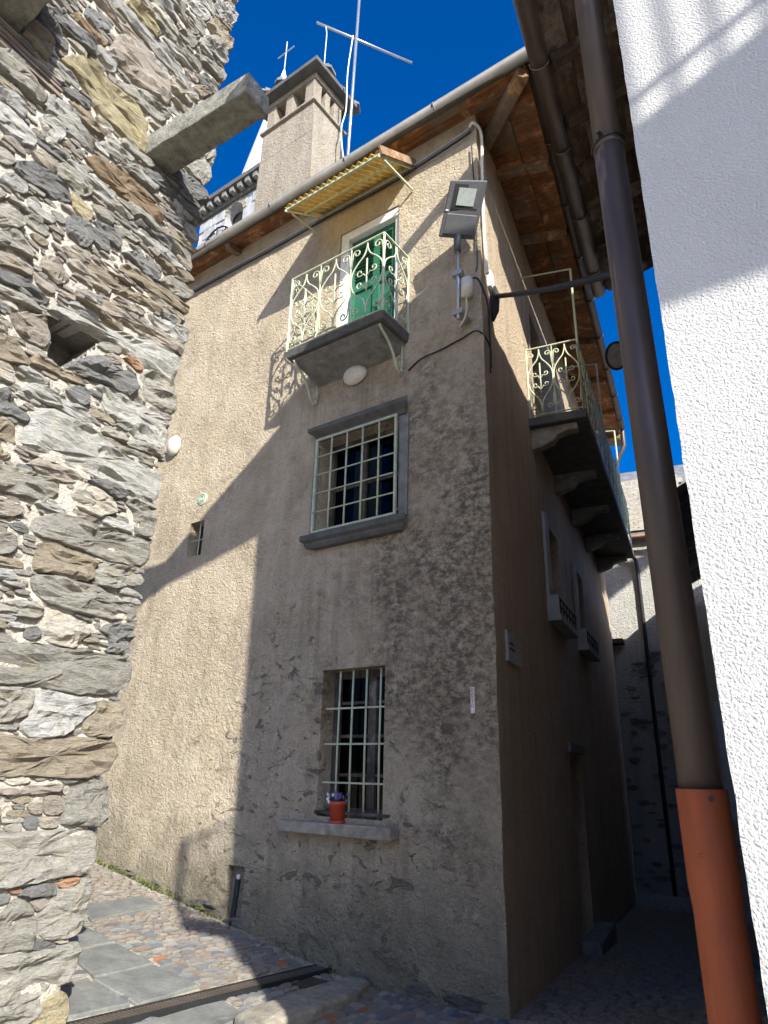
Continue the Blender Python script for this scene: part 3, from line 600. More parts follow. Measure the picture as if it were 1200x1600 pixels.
# mortar bed
mb = MB(); qs = np.concatenate([np.arange(0, 2.2, .032), np.arange(2.2, 4.1, .1)]); zs = np.arange(-.6, 11.61, .034); nq = len(qs)
for z in zs:
    for q in qs:
        qq = qe(z)+.045+q; yy = .009+.026*noise.fractal((qq*4, z*6, 3.1), 1., 2., 4)+.012*noise.noise((qq*17, z*21, 9.))
        mb.v.append((qq, yy-(.06 if q < .02 else 0), z))
for j in range(len(zs)-1):
    for i in range(nq-1):
        c = (mb.v[j*nq+i][0]+.016, zs[j]+.017)
        if inpoly(c[0], c[1], HOLE): continue
        mb.f.append((j*nq+i+1, j*nq+i, (j+1)*nq+i, (j+1)*nq+i+1))
mortar = mb.build('mortar', M['mortar'], swall, smooth=True)
mb = MB()
for z0, z1 in zip(zs[:-1:4], zs[4::4]):
    mb.hexa([(qe(z0)+.05, -.75, z0), (4.04, -.75, z0), (4.04, -.36, z0), (qe(z0)+.05, -.36, z0), (qe(z1)+.05, -.75, z1), (4.04, -.75, z1), (4.04, -.36, z1), (qe(z1)+.05, -.36, z1)])
    mb.add([(qe(z0)+.055, -.37, z0), (qe(z0)+.05, -.03, z0), (qe(z1)+.05, -.03, z1), (qe(z1)+.055, -.37, z1)], [(0, 1, 2, 3)])
mb.build('core', M['mortar_grey'], swall)
mb = MB(); n = len(HOLE)
mb.add([(q, .0, z) for q, z in HOLE]+[(q, -.36, z) for q, z in HOLE], [(i, (i+1) % n, n+(i+1) % n, n+i) for i in range(n)])
mb.build('putlog_hole', M['mortar_grey'], swall)

def stone_verts(poly, h, back, rng, mbx):
    # resample the outline, roughen it, build a split-faced block
    L = 0; seg = []
    for i in range(len(poly)):
        a = poly[i]; b = poly[(i+1) % len(poly)]; d = math.hypot(b[0]-a[0], b[1]-a[1]); seg.append((a, b, d)); L += d
    n = max(12, min(40, int(L/.038))); pts = []; acc = 0; k = 0; seed = rng.uniform(0, 99)
    for i in range(n):
        t = L*i/n
        while acc+seg[k][2] < t and k < len(seg)-1: acc += seg[k][2]; k += 1
        a, b, d = seg[k]; f = (t-acc)/max(d, 1e-6); pts.append([a[0]+(b[0]-a[0])*f, a[1]+(b[1]-a[1])*f])
    for _ in range(1):
        pts = [[.12*pts[i-1][0]+.76*pts[i][0]+.12*pts[(i+1) % n][0], .12*pts[i-1][1]+.76*pts[i][1]+.12*pts[(i+1) % n][1]] for i in range(n)]
    cx = sum(p[0] for p in pts)/n; cy = sum(p[1] for p in pts)/n
    if sum(pts[i][0]*pts[(i+1) % n][1]-pts[(i+1) % n][0]*pts[i][1] for i in range(n)) > 0: pts = pts[::-1]
    size = math.sqrt(L*.08); jr = min(.012, L*.008)
    pts = [[p[0]+jr*noise.noise((p[0]*30, p[1]*30, seed)), p[1]+jr*noise.noise((p[0]*30, p[1]*30, seed+7))] for p in pts]
    tx, ty = rng.uniform(-.05, .05), rng.uniform(-.10, .14)
    b0 = len(mbx.v)
    def rel(x, y): 
        f_ = noise.fractal((x*4+seed, seed, y*15), 1., 2., 3); return (.022*f_+.012*round(f_*2.2)+.010*noise.noise((x*14, seed, y*44)))*min(1., L*1.1)
    prof = ((1.0, -back), (1.03, h*.2), (1.0, h*.80), (.945, h*1.0), (.80, h*1.03), (.58, h*1.05), (.30, h*1.05))
    for j, (sc, y) in enumerate(prof):
        for p in pts:
            X = cx+(p[0]-cx)*sc; Z = cy+(p[1]-cy)*sc
            yy = y if j == 0 else y+(X-cx)*tx+(Z-cy)*ty+(rel(X, Z) if j > 1 else .4*rel(X, Z))
            mbx.v.append((X, yy, Z))
    mbx.v.append((cx, h*1.07+rel(cx, cy), cy))
    for j in range(len(prof)-1):
        for i in range(n): mbx.f.append((b0+j*n+i, b0+j*n+(i+1) % n, b0+(j+1)*n+(i+1) % n, b0+(j+1)*n+i))
    top = b0+(len(prof)-1)*n
    for i in range(n): mbx.f.append((top+i, top+(i+1) % n, b0+len(prof)*n))

rng = random.Random(3)
Q0, Z0, RES = -.25, -.1, .01; GW, GH = 300, 1120
occ = np.zeros((GH, GW), bool)
gx = Q0+(np.arange(GW)+.5)*RES; gy = Z0+(np.arange(GH)+.5)*RES; GX, GY = np.meshgrid(gx, gy)
def mask(poly):
    m_ = np.zeros_like(occ); n = len(poly)
    for i in range(n):
        x1, y1 = poly[i]; x2, y2 = poly[(i+1) % n]
        if y1 == y2: continue
        m_ ^= ((y1 > GY) != (y2 > GY)) & (GX < (x2-x1)*(GY-y1)/(y2-y1)+x1)
    return m_
EDGE = np.interp(GY, QE_Z, QE_Q)
occ |= GX < EDGE-.0
occ |= mask(HOLE) | mask(BEAM1) | mask(BEAM2) | mask(TIMB)
allst = []
for c, poly in STONES:
    occ |= mask(poly); allst.append((poly, c, True))
def tryfill(a, b, ang, q, z, r2):
    ca, sa = math.cos(ang), math.sin(ang); poly = []; core = []
    k1, k2 = r2.uniform(-.30, .30)*b, r2.uniform(-.30, .30)*b; sl = r2.uniform(-.18, .18)*b
    cn = [(-a/2+k1, -b/2), (-a*.15, -b/2*r2.uniform(.85, 1.1)), (a*.2, -b/2*r2.uniform(.85, 1.1)), (a/2+k2, -b/2*r2.uniform(.55, 1.)), (a/2+k2*.2, b*.05), (a/2-k2, b/2*r2.uniform(.6, 1.)), (a*.15, b/2*r2.uniform(.85, 1.1)), (-a*.2, b/2*r2.uniform(.85, 1.1)), (-a/2-k1, b/2*r2.uniform(.5, 1.)), (-a/2-k1*.2, 0.)]
    n = len(cn)
    for (x, y) in cn:
        y += sl*x/a
        poly.append((q+x*ca-y*sa, z+x*sa+y*ca)); core.append((q+(x*ca-y*sa)*.93, z+(x*sa+y*ca)*.84))
    full = poly; poly = core
    i0 = max(0, int((min(p[0] for p in poly)-Q0)/RES)); i1 = min(GW, int((max(p[0] for p in poly)-Q0)/RES)+2)
    j0 = max(0, int((min(p[1] for p in poly)-Z0)/RES)); j1 = min(GH, int((max(p[1] for p in poly)-Z0)/RES)+2)
    if i1-i0 < 2 or j1-j0 < 2: return None
    sx = GX[j0:j1, i0:i1]; sy = GY[j0:j1, i0:i1]; m_ = np.zeros(sx.shape, bool)
    for i in range(n):
        x1, y1 = poly[i]; x2, y2 = poly[(i+1) % n]
        if y1 == y2: continue
        m_ ^= ((y1 > sy) != (y2 > sy)) & (sx < (x2-x1)*(sy-y1)/(y2-y1)+x1)
    if (occ[j0:j1, i0:i1] & m_).any(): return None
    occ[j0:j1, i0:i1] |= m_; return full
for (a0, a1, h0, h1, tries) in ((.55, 1.0, .09, .17, 2200), (.34, .55, .06, .13, 4500), (.18, .30, .045, .09, 6000), (.11, .19, .03, .06, 8000), (.06, .11, .022, .045, 9000), (.03, .06, .015, .03, 7000)):
    for _ in range(tries):
        q, z = rng.uniform(-.2, 2.6), rng.uniform(0., 10.9); a = rng.uniform(a0, a1); b = rng.uniform(h0, h1)
        if qe(z) < q < qe(z)+.14 and a0 > .1: q = qe(z)+a/2+.01
        if z < 3.0 and q > 1.6: continue
        pl = tryfill(a, b, rng.uniform(-.07, .07), q, z, rng)
        if pl: allst.append((pl, rng.choice('gggdlllpbbpw') if a0 > .1 else rng.choice('gdpbwwplo'), False))
def area(p): return abs(sum(p[i][0]*p[(i+1) % len(p)][1]-p[(i+1) % len(p)][0]*p[i][1] for i in range(len(p))))/2
def shown(p):
    cx = sum(a for a, b in p)/len(p); cz = sum(b for a, b in p)/len(p); P = BF.w((cx, 0, cz)); d = P-Vector((0, 0, 1.65)); zz = d.dot(fw)
    x = 600+FPX*d.dot(rv)/zz; y = 800-FPX*d.dot(uv_)/zz
    return (x > -60 and -60 < y < 1660), zz
fills = sorted([s_ for s_ in allst if not s_[2]], key=lambda s_: (area(s_[0])/shown(s_[0])[1]**2 if shown(s_[0])[0] else 0), reverse=True)
n_ind = 300-sum(1 for s_ in allst if s_[2])
small = MB()
for i, (poly, c, hand) in enumerate([s_ for s_ in allst if s_[2]]+fills):
    A = area(poly); r2 = random.Random(i*7+1); big = min(1., A/.03)
    h = r2.uniform(.024, .040)+.030*big*r2.uniform(.3, 1.)
    if i < 300:
        m_ = MB(); stone_verts(poly, h, .22 if hand else .06, r2, m_); f = r2.uniform(1.0, 1.35); t_ = TONE[c]
        o = m_.build('stone', M['stone'], swall, smooth=False, color=(t_[0]*f, t_[1]*f, t_[2]*f, 1))
    else: stone_verts(poly, h*.8, .04, r2, small)
tag(small.build('small_stones', M['stone'], swall, smooth=False, color=(.33, .30, .26, 1)), kind='stuff')
# projecting stones and the old timber built into the wall
def corbel(q0, q1, z0, z1, out, seed, name, col_):
    r2 = random.Random(seed); m_ = MB(); nn = 12
    for i in range(nn+1):
        y = -.25+(out+.25)*i/nn; tp = 1-.10*i/nn
        for (a, b) in ((0, 0), (.5, -.02), (1, 0), (1.02, .5), (1, 1), (.5, 1.03), (0, 1), (-.02, .5)):
            q = q0+(q1-q0)*(.5+(a-.5)*tp); z = z0+(z1-z0)*(.5+(b-.5)*tp)+.012*noise.noise((y*6, a*3, b*3+seed))
            m_.v.append((q+.010*noise.noise((y*7+5, a*2, b*2+seed)), y, z))
    for i in range(nn):
        for k in range(8): m_.f.append((i*8+k, i*8+(k+1) % 8, (i+1)*8+(k+1) % 8, (i+1)*8+k))
    m_.f.append(tuple(nn*8+k for k in range(8))); m_.f.append(tuple(range(8))[::-1])
    return m_.build(name, M['corbel'], swall, bevel=.012, color=(*col_, 1))
tag(corbel(.28, .58, 6.80, 7.04, 1.22, 3, 'projecting_stone', (.3, .3, .3)), 'long squared granite stone sticking out of the wall')
tag(corbel(1.76, 2.3, 6.86, 7.4, .45, 8, 'projecting_stone', (.3, .3, .3)), 'mossy stone block sticking out at the top left')
mb = MB()
for k in range(4):
    z = 6.60+k*.05; mb.hexa([(1.37+.02*k, -.05, z-.02), (2.7, -.05, z+.04), (2.7, .055+.01*(k % 2), z+.04), (1.37+.02*k, .05+.012*(k % 2), z-.02), (1.37+.02*k, -.05, z+.024), (2.7, -.05, z+.085), (2.7, .05, z+.085), (1.37+.02*k, .045, z+.024)])
mb.build('timber_lintel', M['wood_grey'], swall, bevel=.006)

# ------------------------------------------------------------------ plastered corner house
house = thing('plastered_house', 'tall old corner house with rough tan plaster, iron balconies and barred windows', 'house', FF)
def coff(z): return -.012+.030*noise.noise((z*1.7, 3.3, 0))+.022*noise.noise((z*6, 1.3, 0))+.010*noise.noise((z*19, 7.3, 0))
def wall_grid(L, z0, z1, openings, place, step=.06, inset=None):
    """place(u, out, z) -> frame point; openings (u0,u1,z0,z1,depth)"""
    lu = set(np.round(np.arange(0, L+1e-6, step), 4)); lz = set(np.round(np.arange(z0, z1+1e-6, step), 4))
    for a, b, c, d, dep in openings:
        for s_, e1, e2 in ((lu, a, b), (lz, c, d)):
            for e in (e1, e2):
                for x in [x for x in s_ if abs(x-e) < step*.5]: s_.discard(x)
                s_.add(round(e, 4))
    lu = sorted(lu); lz = sorted(lz); m = MB(); n = len(lu)
    for z in lz:
        for u in lu:
            e = 1.
            for a, b, c, d, dep in openings:
                dx = max(a-u, 0, u-b); dz = max(c-z, 0, z-d); e = min(e, (dx*dx+dz*dz)**.5/.1)
            o = (.014*noise.noise((u*1.1, z*1.1, 5.))+.007*noise.noise((u*5, z*5, 8.)))*e*min(1., u/.2)
            m.v.append(tuple(place(u, o, z)+(Vector((0, 0, 0)) if u > .2 else (sp(0, .7, 0)+Vector((0, .7, 0)))*coff(z)*(1-u/.2))))
    for j in range(len(lz)-1):
        for i in range(n-1):
            cu = (lu[i]+lu[i+1])/2; cz = (lz[j]+lz[j+1])/2
            if any(a < cu < b and c < cz < d for a, b, c, d, dep in openings): continue
            m.f.append((j*n+i, j*n+i+1, (j+1)*n+i+1, (j+1)*n+i))
    for a, b, c, d, dep in openings:
        p = [place(a, 0, c), place(b, 0, c), place(b, 0, d), place(a, 0, d)]; q = [place(a, -dep, c), place(b, -dep, c), place(b, -dep, d), place(a, -dep, d)]
        m.add(p+q, [(0, 1, 5, 4), (1, 2, 6, 5), (2, 3, 7, 6), (3, 0, 4, 7)])
    return m
LW = (1.18, 1.96, 1.25, 2.615)        # lower window
UW = (1.06, 2.17, 4.10, 5.28)         # upper window
DO = (1.10, 2.05, 6.30, 8.33)         # balcony door
SWN = (4.14, 4.42, 4.22, 4.70)        # little window
NI = (2.86, 3.09, .10, .74)           # niche with the drain pipe
wall_grid(9.6, -1.2, 9.22, [LW+(.24,), UW+(.22,), DO+(.20,), SWN+(.22,), NI+(.07,)], lambda u, o, z: Vector((u, o, z))).build('front_wall', M['plaster'], house, smooth=True)
SW1 = (2.76, 3.62, 3.72, 4.85); SW2 = (4.98, 5.80, 3.72, 4.80); SDO = (3.3, 4.15, -.6, 1.93)
SB1 = (2.6, 3.3, 6.02, 8.05)
wall_grid(9.6, -1.2, 9.22, [SW1+(.2,), SW2+(.2,), SDO+(.3,), SB1+(.2,)], lambda s_, o, z: sp(s_, o, z), .10).build('alley_wall', M['plaster_side'], house, smooth=True)
far = sp(9.6, 0, 0)
mb = MB(); mb.hexa([(9.6, -.01, -1.2), (9.6, -9, -1.2), (far.x, -9.4, -1.2), (far.x-.02, far.y, -1.2), (9.6, -.01, 9.2), (9.6, -9, 9.2), (far.x, -9.4, 9.2), (far.x-.02, far.y, 9.2)])
mb.f = [mb.f[2], mb.f[3], mb.f[4]]; mb.build('rear_wall', M['plaster_far'], house)
mb = MB(); mb.box((NI[0], -.2, NI[2]), (NI[1], -.071, NI[3])); mb.build('niche_back', M['mortar_grey'], house)

rr = random.Random(77); u = .12
while u < 4.9:                                    # rough foundation stones showing at the foot
    a = rr.uniform(.22, .55); b = rr.uniform(.07, .16); zc = gz(u+a/2, .02)+b*.28; pts = []
    for k in range(9): t = k*2*math.pi/9; pts.append((u+a/2+a/2*math.cos(t)*rr.uniform(.8, 1.05), zc+b/2*math.sin(t)*rr.uniform(.75, 1.1)))
    m = MB(); stone_verts(pts, rr.uniform(.004, .02), .05, rr, m); f = rr.uniform(.7, 1.1); m.build('plinth_stone', M['stone'], house, color=(.24*f, .225*f, .19*f, 1)); u += a*rr.uniform(1.0, 2.2)
def room(u0, u1, z0, z1, dep, depth=1.3):
    m = MB(); a, b = u0-.35, u1+.35
    m.hexa([(a, -depth, z0-.3), (b, -depth, z0-.3), (b, -dep-.06, z0-.3), (a, -dep-.06, z0-.3), (a, -depth, z1+.3), (b, -depth, z1+.3), (b, -dep-.06, z1+.3), (a, -dep-.06, z1+.3)])
    m.f = [m.f[i] for i in (0, 1, 2, 3, 5)]
    return m
# ---- lower window with upright bars
def window(u0, u1, z0, z1, dep, mull, transoms, mat_f, fw_=.055):
    m = MB(); y0, y1 = -dep, -dep+.05
    m.box((u0, y0, z0), (u0+fw_, y1, z1)); m.box((u1-fw_, y0, z0), (u1, y1, z1))
    m.box((u0+fw_, y0+.002, z1-fw_), (u1-fw_, y1-.002, z1)); m.box((u0+fw_, y0+.002, z0), (u1-fw_, y1-.002, z0+fw_))
    w = m.build('window', mat_f, house, bevel=.004)
    for x in mull:
        q = MB(); q.box((x-.045, y0+.004, z0+fw_), (x+.045, y1+.012, z1-fw_)); q.build('mullion', mat_f, w, bevel=.004)
    xs = [u0+fw_]+[x for x in mull]+[u1-fw_]
    for z in transoms:
        for a, b in zip(xs[:-1], xs[1:]):
            q = MB(); q.box((a+.03, y0+.008, z-.014), (b-.03, y1-.008, z+.014)); q.build('glazing_bar', mat_f, w)
    for a, b in zip(xs[:-1], xs[1:]):
        zz = [z0+fw_]+list(transoms)+[z1-fw_]
        for c, d in zip(zz[:-1], zz[1:]):
            q = MB(); q.box((a+.02, y0+.018, c-.002), (b-.02, y0+.024, d+.002)); q.build('pane', M['glass'], w)
    room(u0, u1, z0, z1, dep).build('room_behind', M['room'], w)
    return w
w1 = window(*LW, .24, [1.46], [1.62, 1.98, 2.30], M['wood_win'], .075)
def stone_block(name, a, b, mat_, parent, seed=1, bev=.015):
    m = MB(); m.box(a, b); rr = random.Random(seed); m.v = [(x+rr.uniform(-.012, .012), y+rr.uniform(-.006, .006), z+rr.uniform(-.008, .008)) for x, y, z in m.v]
    return m.build(name, mat_, parent, bevel=bev)
stone_block('sill', (1.0, -.2, 1.10), (2.34, .13, 1.205), M['granite_lt'], w1, 4)
bars = [1.26, 1.43, 1.60, 1.765, ]
for x in bars:
    mb = MB(); dx = (x-1.5)*.0; mb.tube([(x, -.045, 1.235), (x+.004, -.043, 1.8), (x, -.045, 2.60)], .0105, 8); mb.build('bar', M['iron'], w1, smooth=True)
for z in (1.55, 1.90, 2.235):
    mb = MB(); mb.box((1.165, -.055, z-.008), (1.93, -.035, z+.008)); mb.build('cross_bar', M['iron'], w1)
mb = MB(); mb.box((1.10, -.10, 1.275), (1.97, .02, 1.30)); mb.build('ledge_board', M['wood_dark'], w1, bevel=.003)
mb = MB(); mb.lathe((1.30, -.55, 2.0), [(.002, -.014), (.014, -.006), (.014, .006), (.002, .014)], 8); mb.build('lamp_bulb', m_emit('warm_bulb', (1., .62, .2), 9.), w1)
# ---- upper window, moulded stone surround, box grille
w2 = window(*UW, .22, [1.66], [4.70], M['wood_win'], .07)
def molding(name, u0, u1, zc, prof, parent, mat_):
    m = MB(); n = len(prof)
    for (u, ex) in ((u0, 0), (u1, 0)):
        for (y, z) in prof: m.v.append((u+(y*.9 if u == u1 else -y*.9), y, zc+z))
    m.f = [(i, (i+1) % n, n+(i+1) % n, n+i) for i in range(n)]+[tuple(range(n))[::-1], tuple(range(n, 2*n))]
    return m.build(name, mat_, parent, bevel=.006)
molding('lintel', .98, 2.18, 5.285, [(-.05, 0), (.035, 0), (.05, .05), (.10, .085), (.125, .10), (.125, .155), (-.05, .155)], w2, M['slate'])
molding('sill', 1.00, 2.17, 3.94, [(-.05, 0), (.07, .0), (.10, .035), (.10, .06), (.14, .085), (.14, .15), (-.05, .16)], w2, M['slate'])
stone_block('jamb', (.93, -.1, 4.11), (1.056, .022, 5.28), M['granite'], w2, 5, .01)
stone_block('jamb', (2.174, -.1, 4.11), (2.26, .022, 5.28), M['granite'], w2, 6, .01)
gx0, gx1, gz0, gz1, gy = 1.04, 2.16, 4.125, 5.265, .085
for x in (gx0, gx1):
    mb = MB(); mb.box((x-.014, gy-.012, gz0), (x+.014, gy+.012, gz1)); mb.build('grille_frame', M['iron'], w2)
    for z in (gz0+.06, gz1-.06):
        mb = MB(); mb.box((x-.007, -.05, z-.007), (x+.007, gy-.012, z+.007)); mb.build('grille_stay', M['iron'], w2)
for z in (gz0, gz1):
    mb = MB(); mb.box((gx0-.014, gy-.010, z-.012), (gx1+.014, gy+.010, z+.012)); mb.build('grille_frame', M['iron'], w2)
for k in range(1, 5):
    x = gx0+(gx1-gx0)*k/5; mb = MB(); mb.tube([(x, gy, gz0), (x, gy, gz1)], .011, 8); mb.build('bar', M['iron'], w2, smooth=True)
for k in range(1, 5):
    z = gz0+(gz1-gz0)*k/5; mb = MB(); mb.tube([(gx0, gy+.012, z), (gx1, gy+.012, z)], .009, 6); mb.build('cross_bar', M['iron'], w2, smooth=True)
# curtain seen behind the open casement
mb = MB()
for k in range(13):
    x = 1.55+k*.035; mb.v += [(x, -.38+.02*math.sin(k*1.9), 4.12), (x, -.38+.02*math.sin(k*1.9+.4), 5.25)]
mb.f = [(2*k, 2*k+2, 2*k+3, 2*k+1) for k in range(12)]; mb.build('curtain', M['greypaint'], w2, smooth=True)
# ---- little window
w3 = window(*SWN, .20, [], [], M['wood_win'], .03)
for x in (4.28,):
    mb = MB(); mb.tube([(x, -.06, SWN[2]), (x, -.06, SWN[3])], .009, 6); mb.build('bar', M['iron'], w3)
mb = MB(); mb.tube([(SWN[0], -.06, 4.46), (SWN[1], -.06, 4.46)], .009, 6); mb.build('bar', M['iron'], w3)
# ---- balcony door
mb = MB(); mb.box((DO[0]+.09, -.17, DO[2]), (DO[1]-.13, -.12, DO[3]-.13)); d1 = mb.build('balcony_door', M['green'], house)
mb = MB(); mb.box((DO[1]-.13, -.199, DO[2]), (DO[1]-.004, -.02, DO[3])); mb.box((DO[0]+.004, -.199, DO[3]-.13), (DO[1]-.131, -.02, DO[3]-.003)); mb.box((DO[0]+.004, -.199, DO[2]), (DO[0]+.09, -.05, DO[3]-.131)); mb.build('frame', M['white'], d1, bevel=.004)
for k in range(12):
    z = 7.50+k*.05; mb = MB(); mb.bar((DO[0]+.17, -.108, z), (1.46, -.108, z), .05, .012, (0, .7, .7)); mb.build('louvre', M['green'], d1)
    mb = MB(); mb.bar((1.56, -.108, z), (DO[1]-.20, -.108, z), .05, .012, (0, .7, .7)); mb.build('louvre', M['green'], d1)
for (a, b, c, d) in ((DO[0]+.10, DO[0]+.17, 6.3, 8.19), (1.46, 1.56, 6.3, 8.19), (DO[1]-.20, DO[1]-.14, 6.3, 8.19), (DO[0]+.17, 1.46, 7.36, 7.47), (1.56, DO[1]-.20, 7.36, 7.47), (DO[0]+.17, 1.46, 8.10, 8.19), (1.56, DO[1]-.2, 8.10, 8.19)):
    mb = MB(); mb.box((a, -.119, c), (b, -.095, d)); mb.build('rail', M['green'], d1, bevel=.003)
# ---- front balcony
BU0, BU1, BV, BZ = .93, 2.38, .53, 6.32
mb = MB(); nn = 10; P = []
rr = random.Random(5)
mb.hexa([(BU0+.02, -.1, 6.20), (BU1-.02, -.1, 6.20), (BU1-.02, BV-.03, 6.235), (BU0+.02, BV-.03, 6.235), (BU0, -.1, BZ), (BU1, -.1, BZ), (BU1, BV, BZ), (BU0, BV, BZ)])
bal = mb.build('balcony', M['slate'], house, bevel=.012)
mb = MB(); mb.hexa([(BU0+.12, -.1, 6.05), (BU1-.1, -.1, 6.03), (BU1-.16, .30, 6.15), (BU0+.2, .34, 6.16), (BU0+.05, -.1, 6.202), (BU1-.05, -.1, 6.202), (BU1-.06, BV-.06, 6.222), (BU0+.06, BV-.06, 6.222)]); mb.build('concrete_patch', M['granite'], bal, bevel=.02)

def cat(pts, n=6):
    out = []; P = [Vector(p) for p in pts]; P = [P[0]*2-P[1]]+P+[P[-1]*2-P[-2]]
    for i in range(1, len(P)-2):
        for k in range(n):
            t = k/n; a, b, c, d = P[i-1], P[i], P[i+1], P[i+2]
            out.append(.5*((2*b)+(c-a)*t+(2*a-5*b+4*c-d)*t*t+(3*b-a-3*c+d)*t**3))
    out.append(P[-2]); return out
def spiral(cx, cy, r, a0, turns, tail, n=16):
    """2-D volute: from tail point into a curl"""
    pts = [tail]
    for i in range(n+1):
        t = i/n; a = a0+turns*2*math.pi*t; q = r*(1-.72*t); pts.append((cx+q*math.cos(a), cy+q*math.sin(a)))
    return pts
def panel(place, wd, h, parent, mat_, rad=.0095):
    """wrought-iron panel: place(x, y) -> frame point, x 0..wd, y 0..h"""
    a = wd/2
    def put(name, pts2, r_=rad, n=6, sm=True):
        m = MB(); m.tube([place(p[0], p[1]) for p in pts2], r_, n); m.build(name, mat_, parent, smooth=sm)
    for sg in (-1, 1):
        og = [(0, .97), (.04, .90), (.20, .815), (.55, .74), (.86, .65), (.96, .54), (.88, .42), (.60, .32), (.24, .245), (.06, .16), (0, .035)]
        put('scroll', [(a+sg*a*p[0], h*p[1]) for p in [tuple(q) for q in cat([(x, y, 0) for x, y in og])]])
        for (y, s2) in ((.60, .17), (.44, .17)):
            put('scroll', [(a+sg*x, yy) for x, yy in spiral(.10*wd/.48, h*y, .055*wd/.48, -2.6, 1.0, (.0, h*(y-.085)))], rad*.85)
        put('scroll', [(a+sg*x, yy) for x, yy in spiral(a-.085*wd/.48, h*.89, .058*wd/.48, .2, 1.1, (a-.008, h*.72))], rad*.9)
        put('scroll', [(a+sg*x, yy) for x, yy in spiral(a-.085*wd/.48, h*.12, .058*wd/.48, -.2, -1.1, (a-.008, h*.29))], rad*.9)
    put('bar', [(a, h*.30), (a, h*.76)], rad*1.1)
def railing(place, L, h, npan, parent, mat_, posts=True):
    for i in range(npan+1):
        x = L*i/npan; m = MB(); r_ = .014 if i in (0, npan) else .008
        m.tube([place(x, .0), place(x, h)], r_, 6); m.build('post', mat_, parent)
    for y, r_ in ((h, .013), (.03, .010)):
        m = MB(); m.tube([place(0, y), place(L, y)], r_, 6); m.build('rail', mat_, parent)
    for i in range(npan):
        panel(lambda x, y, i=i: place(L*i/npan+x, y+.03), L/npan, h-.03, parent, mat_)
RH = 1.08
railing(lambda x, y: Vector((BU0+.02+x, BV-.025, BZ+y)), BU1-BU0-.04, RH, 3, bal, M['iron'])
railing(lambda x, y: Vector((BU0+.02, BV-.03-x, BZ+y)), BV-.04, RH, 1, bal, M['iron'])
railing(lambda x, y: Vector((BU1-.02, BV-.03-x, BZ+y)), BV-.04, RH, 1, bal, M['iron'])
for u in (1.02, 2.28):
    m = MB(); pts = [(u, .46, 6.21), (u, .40, 6.16), (u, .30, 6.10), (u, .20, 5.99), (u, .13, 5.86), (u, .07, 5.80), (u, .03, 5.83), (u, .035, 5.88), (u, .065, 5.875)]
    m.tube(cat(pts, 5), .016, 7); m.build('bracket', M['iron'], bal, smooth=True)
    m = MB(); m.tube([(u, .015, 5.80), (u, .015, 6.2)], .012, 6); m.build('bracket', M['iron'], bal, smooth=True)
# ---- corrugated canopy over the door
CU0, CU1, CV = .88, 2.37, .75
mb = MB(); nn = 96; cz0, cz1 = 8.86, 8.38
for i in range(nn+1):
    u = CU0+(CU1-CU0)*i/nn; z = .028*math.sin(i/nn*2*math.pi*16)
    mb.v += [(u, .01, cz0+z), (u, CV, cz1+z)]
mb.f = [(2*i, 2*i+1, 2*i+3, 2*i+2) for i in range(nn)]
can = mb.build('canopy', M['canopy'], house, smooth=True)
for v, z in ((.72, cz1-.03), (.375, (cz0+cz1)/2-.045), (.03, cz0-.06)):
    m = MB(); m.box((CU0, v-.012, z-.014), (CU1, v+.012, z+.014)); m.build('purlin', M['iron'], can)
for u in (CU0+.015, CU1-.015):
    m = MB(); m.bar((u, .0, cz0-.07), (u, CV, cz1-.07), .02, .026); m.build('side_bar', M['iron'], can)
    m = MB(); m.bar((u, .012, 8.43), (u, .62, cz1-.02), .022, .022); m.build('strut', M['iron'], can)
m = MB(); m.bar((CU0-.02, .0, cz0+.005), (CU0-.02, CV, cz1+.005), .025, .10); m.build('side_board', M['wood_beam'], can)

# ---- roof, eaves
TP = math.tan(R(9)); VE, WE = .26, .70
def zr(dist): return 9.08+TP*dist           # deck underside height at distance in from the eave line
# hip corner of the eave
def corner_pt(v, w):
    # point with front offset v and alley offset w
    a11, a12, a21, a22 = 0., 1., SN.dot(FD), SN.dot(FN)
    y = v; x = (w-a22*y)/a21
    return Vector((x, y, 0))
c0 = corner_pt(VE, WE); c1 = corner_pt(VE-5., WE-5.)
mb = MB()
A0 = Vector((9.8, VE, zr(0))); A1 = Vector((9.8, VE-5, zr(5))); B0 = sp(9.2, WE, zr(0)); B1 = sp(9.2, WE-5, zr(5))
cc0 = Vector((c0.x, c0.y, zr(0))); cc1 = Vector((c1.x, c1.y, zr(5))); up = Vector((0, 0, .035)); up2 = Vector((0, 0, .12))
mb.add([A0+up, cc0+up, cc1+up, A1+up, A0+up2, cc0+up2, cc1+up2, A1+up2], [(0, 1, 2, 3), (7, 6, 5, 4), (0, 4, 5, 1), (0, 3, 7, 4)])
mb.add([cc0+up, B0+up, B1+up, cc1+up, cc0+up2, B0+up2, B1+up2, cc1+up2], [(0, 1, 2, 3), (7, 6, 5, 4), (0, 4, 5, 1), (1, 5, 6, 2)])
roof = mb.build('roof', M['roofslate'], house)
def deck_alley(s0, s1, d0, d1):
    P = [sp(s0, WE-d0, zr(d0)), sp(s1, WE-d0, zr(d0)), sp(s1, WE-d1, zr(d1)), sp(s0, WE-d1, zr(d1))]
    return MB().hexa([p for p in P]+[p+Vector((0, 0, .028)) for p in P])
rr = random.Random(9)
raft = [-.25, 1.0, 2.3, 3.75, 5.2, 6.6, 8.0, 9.2]
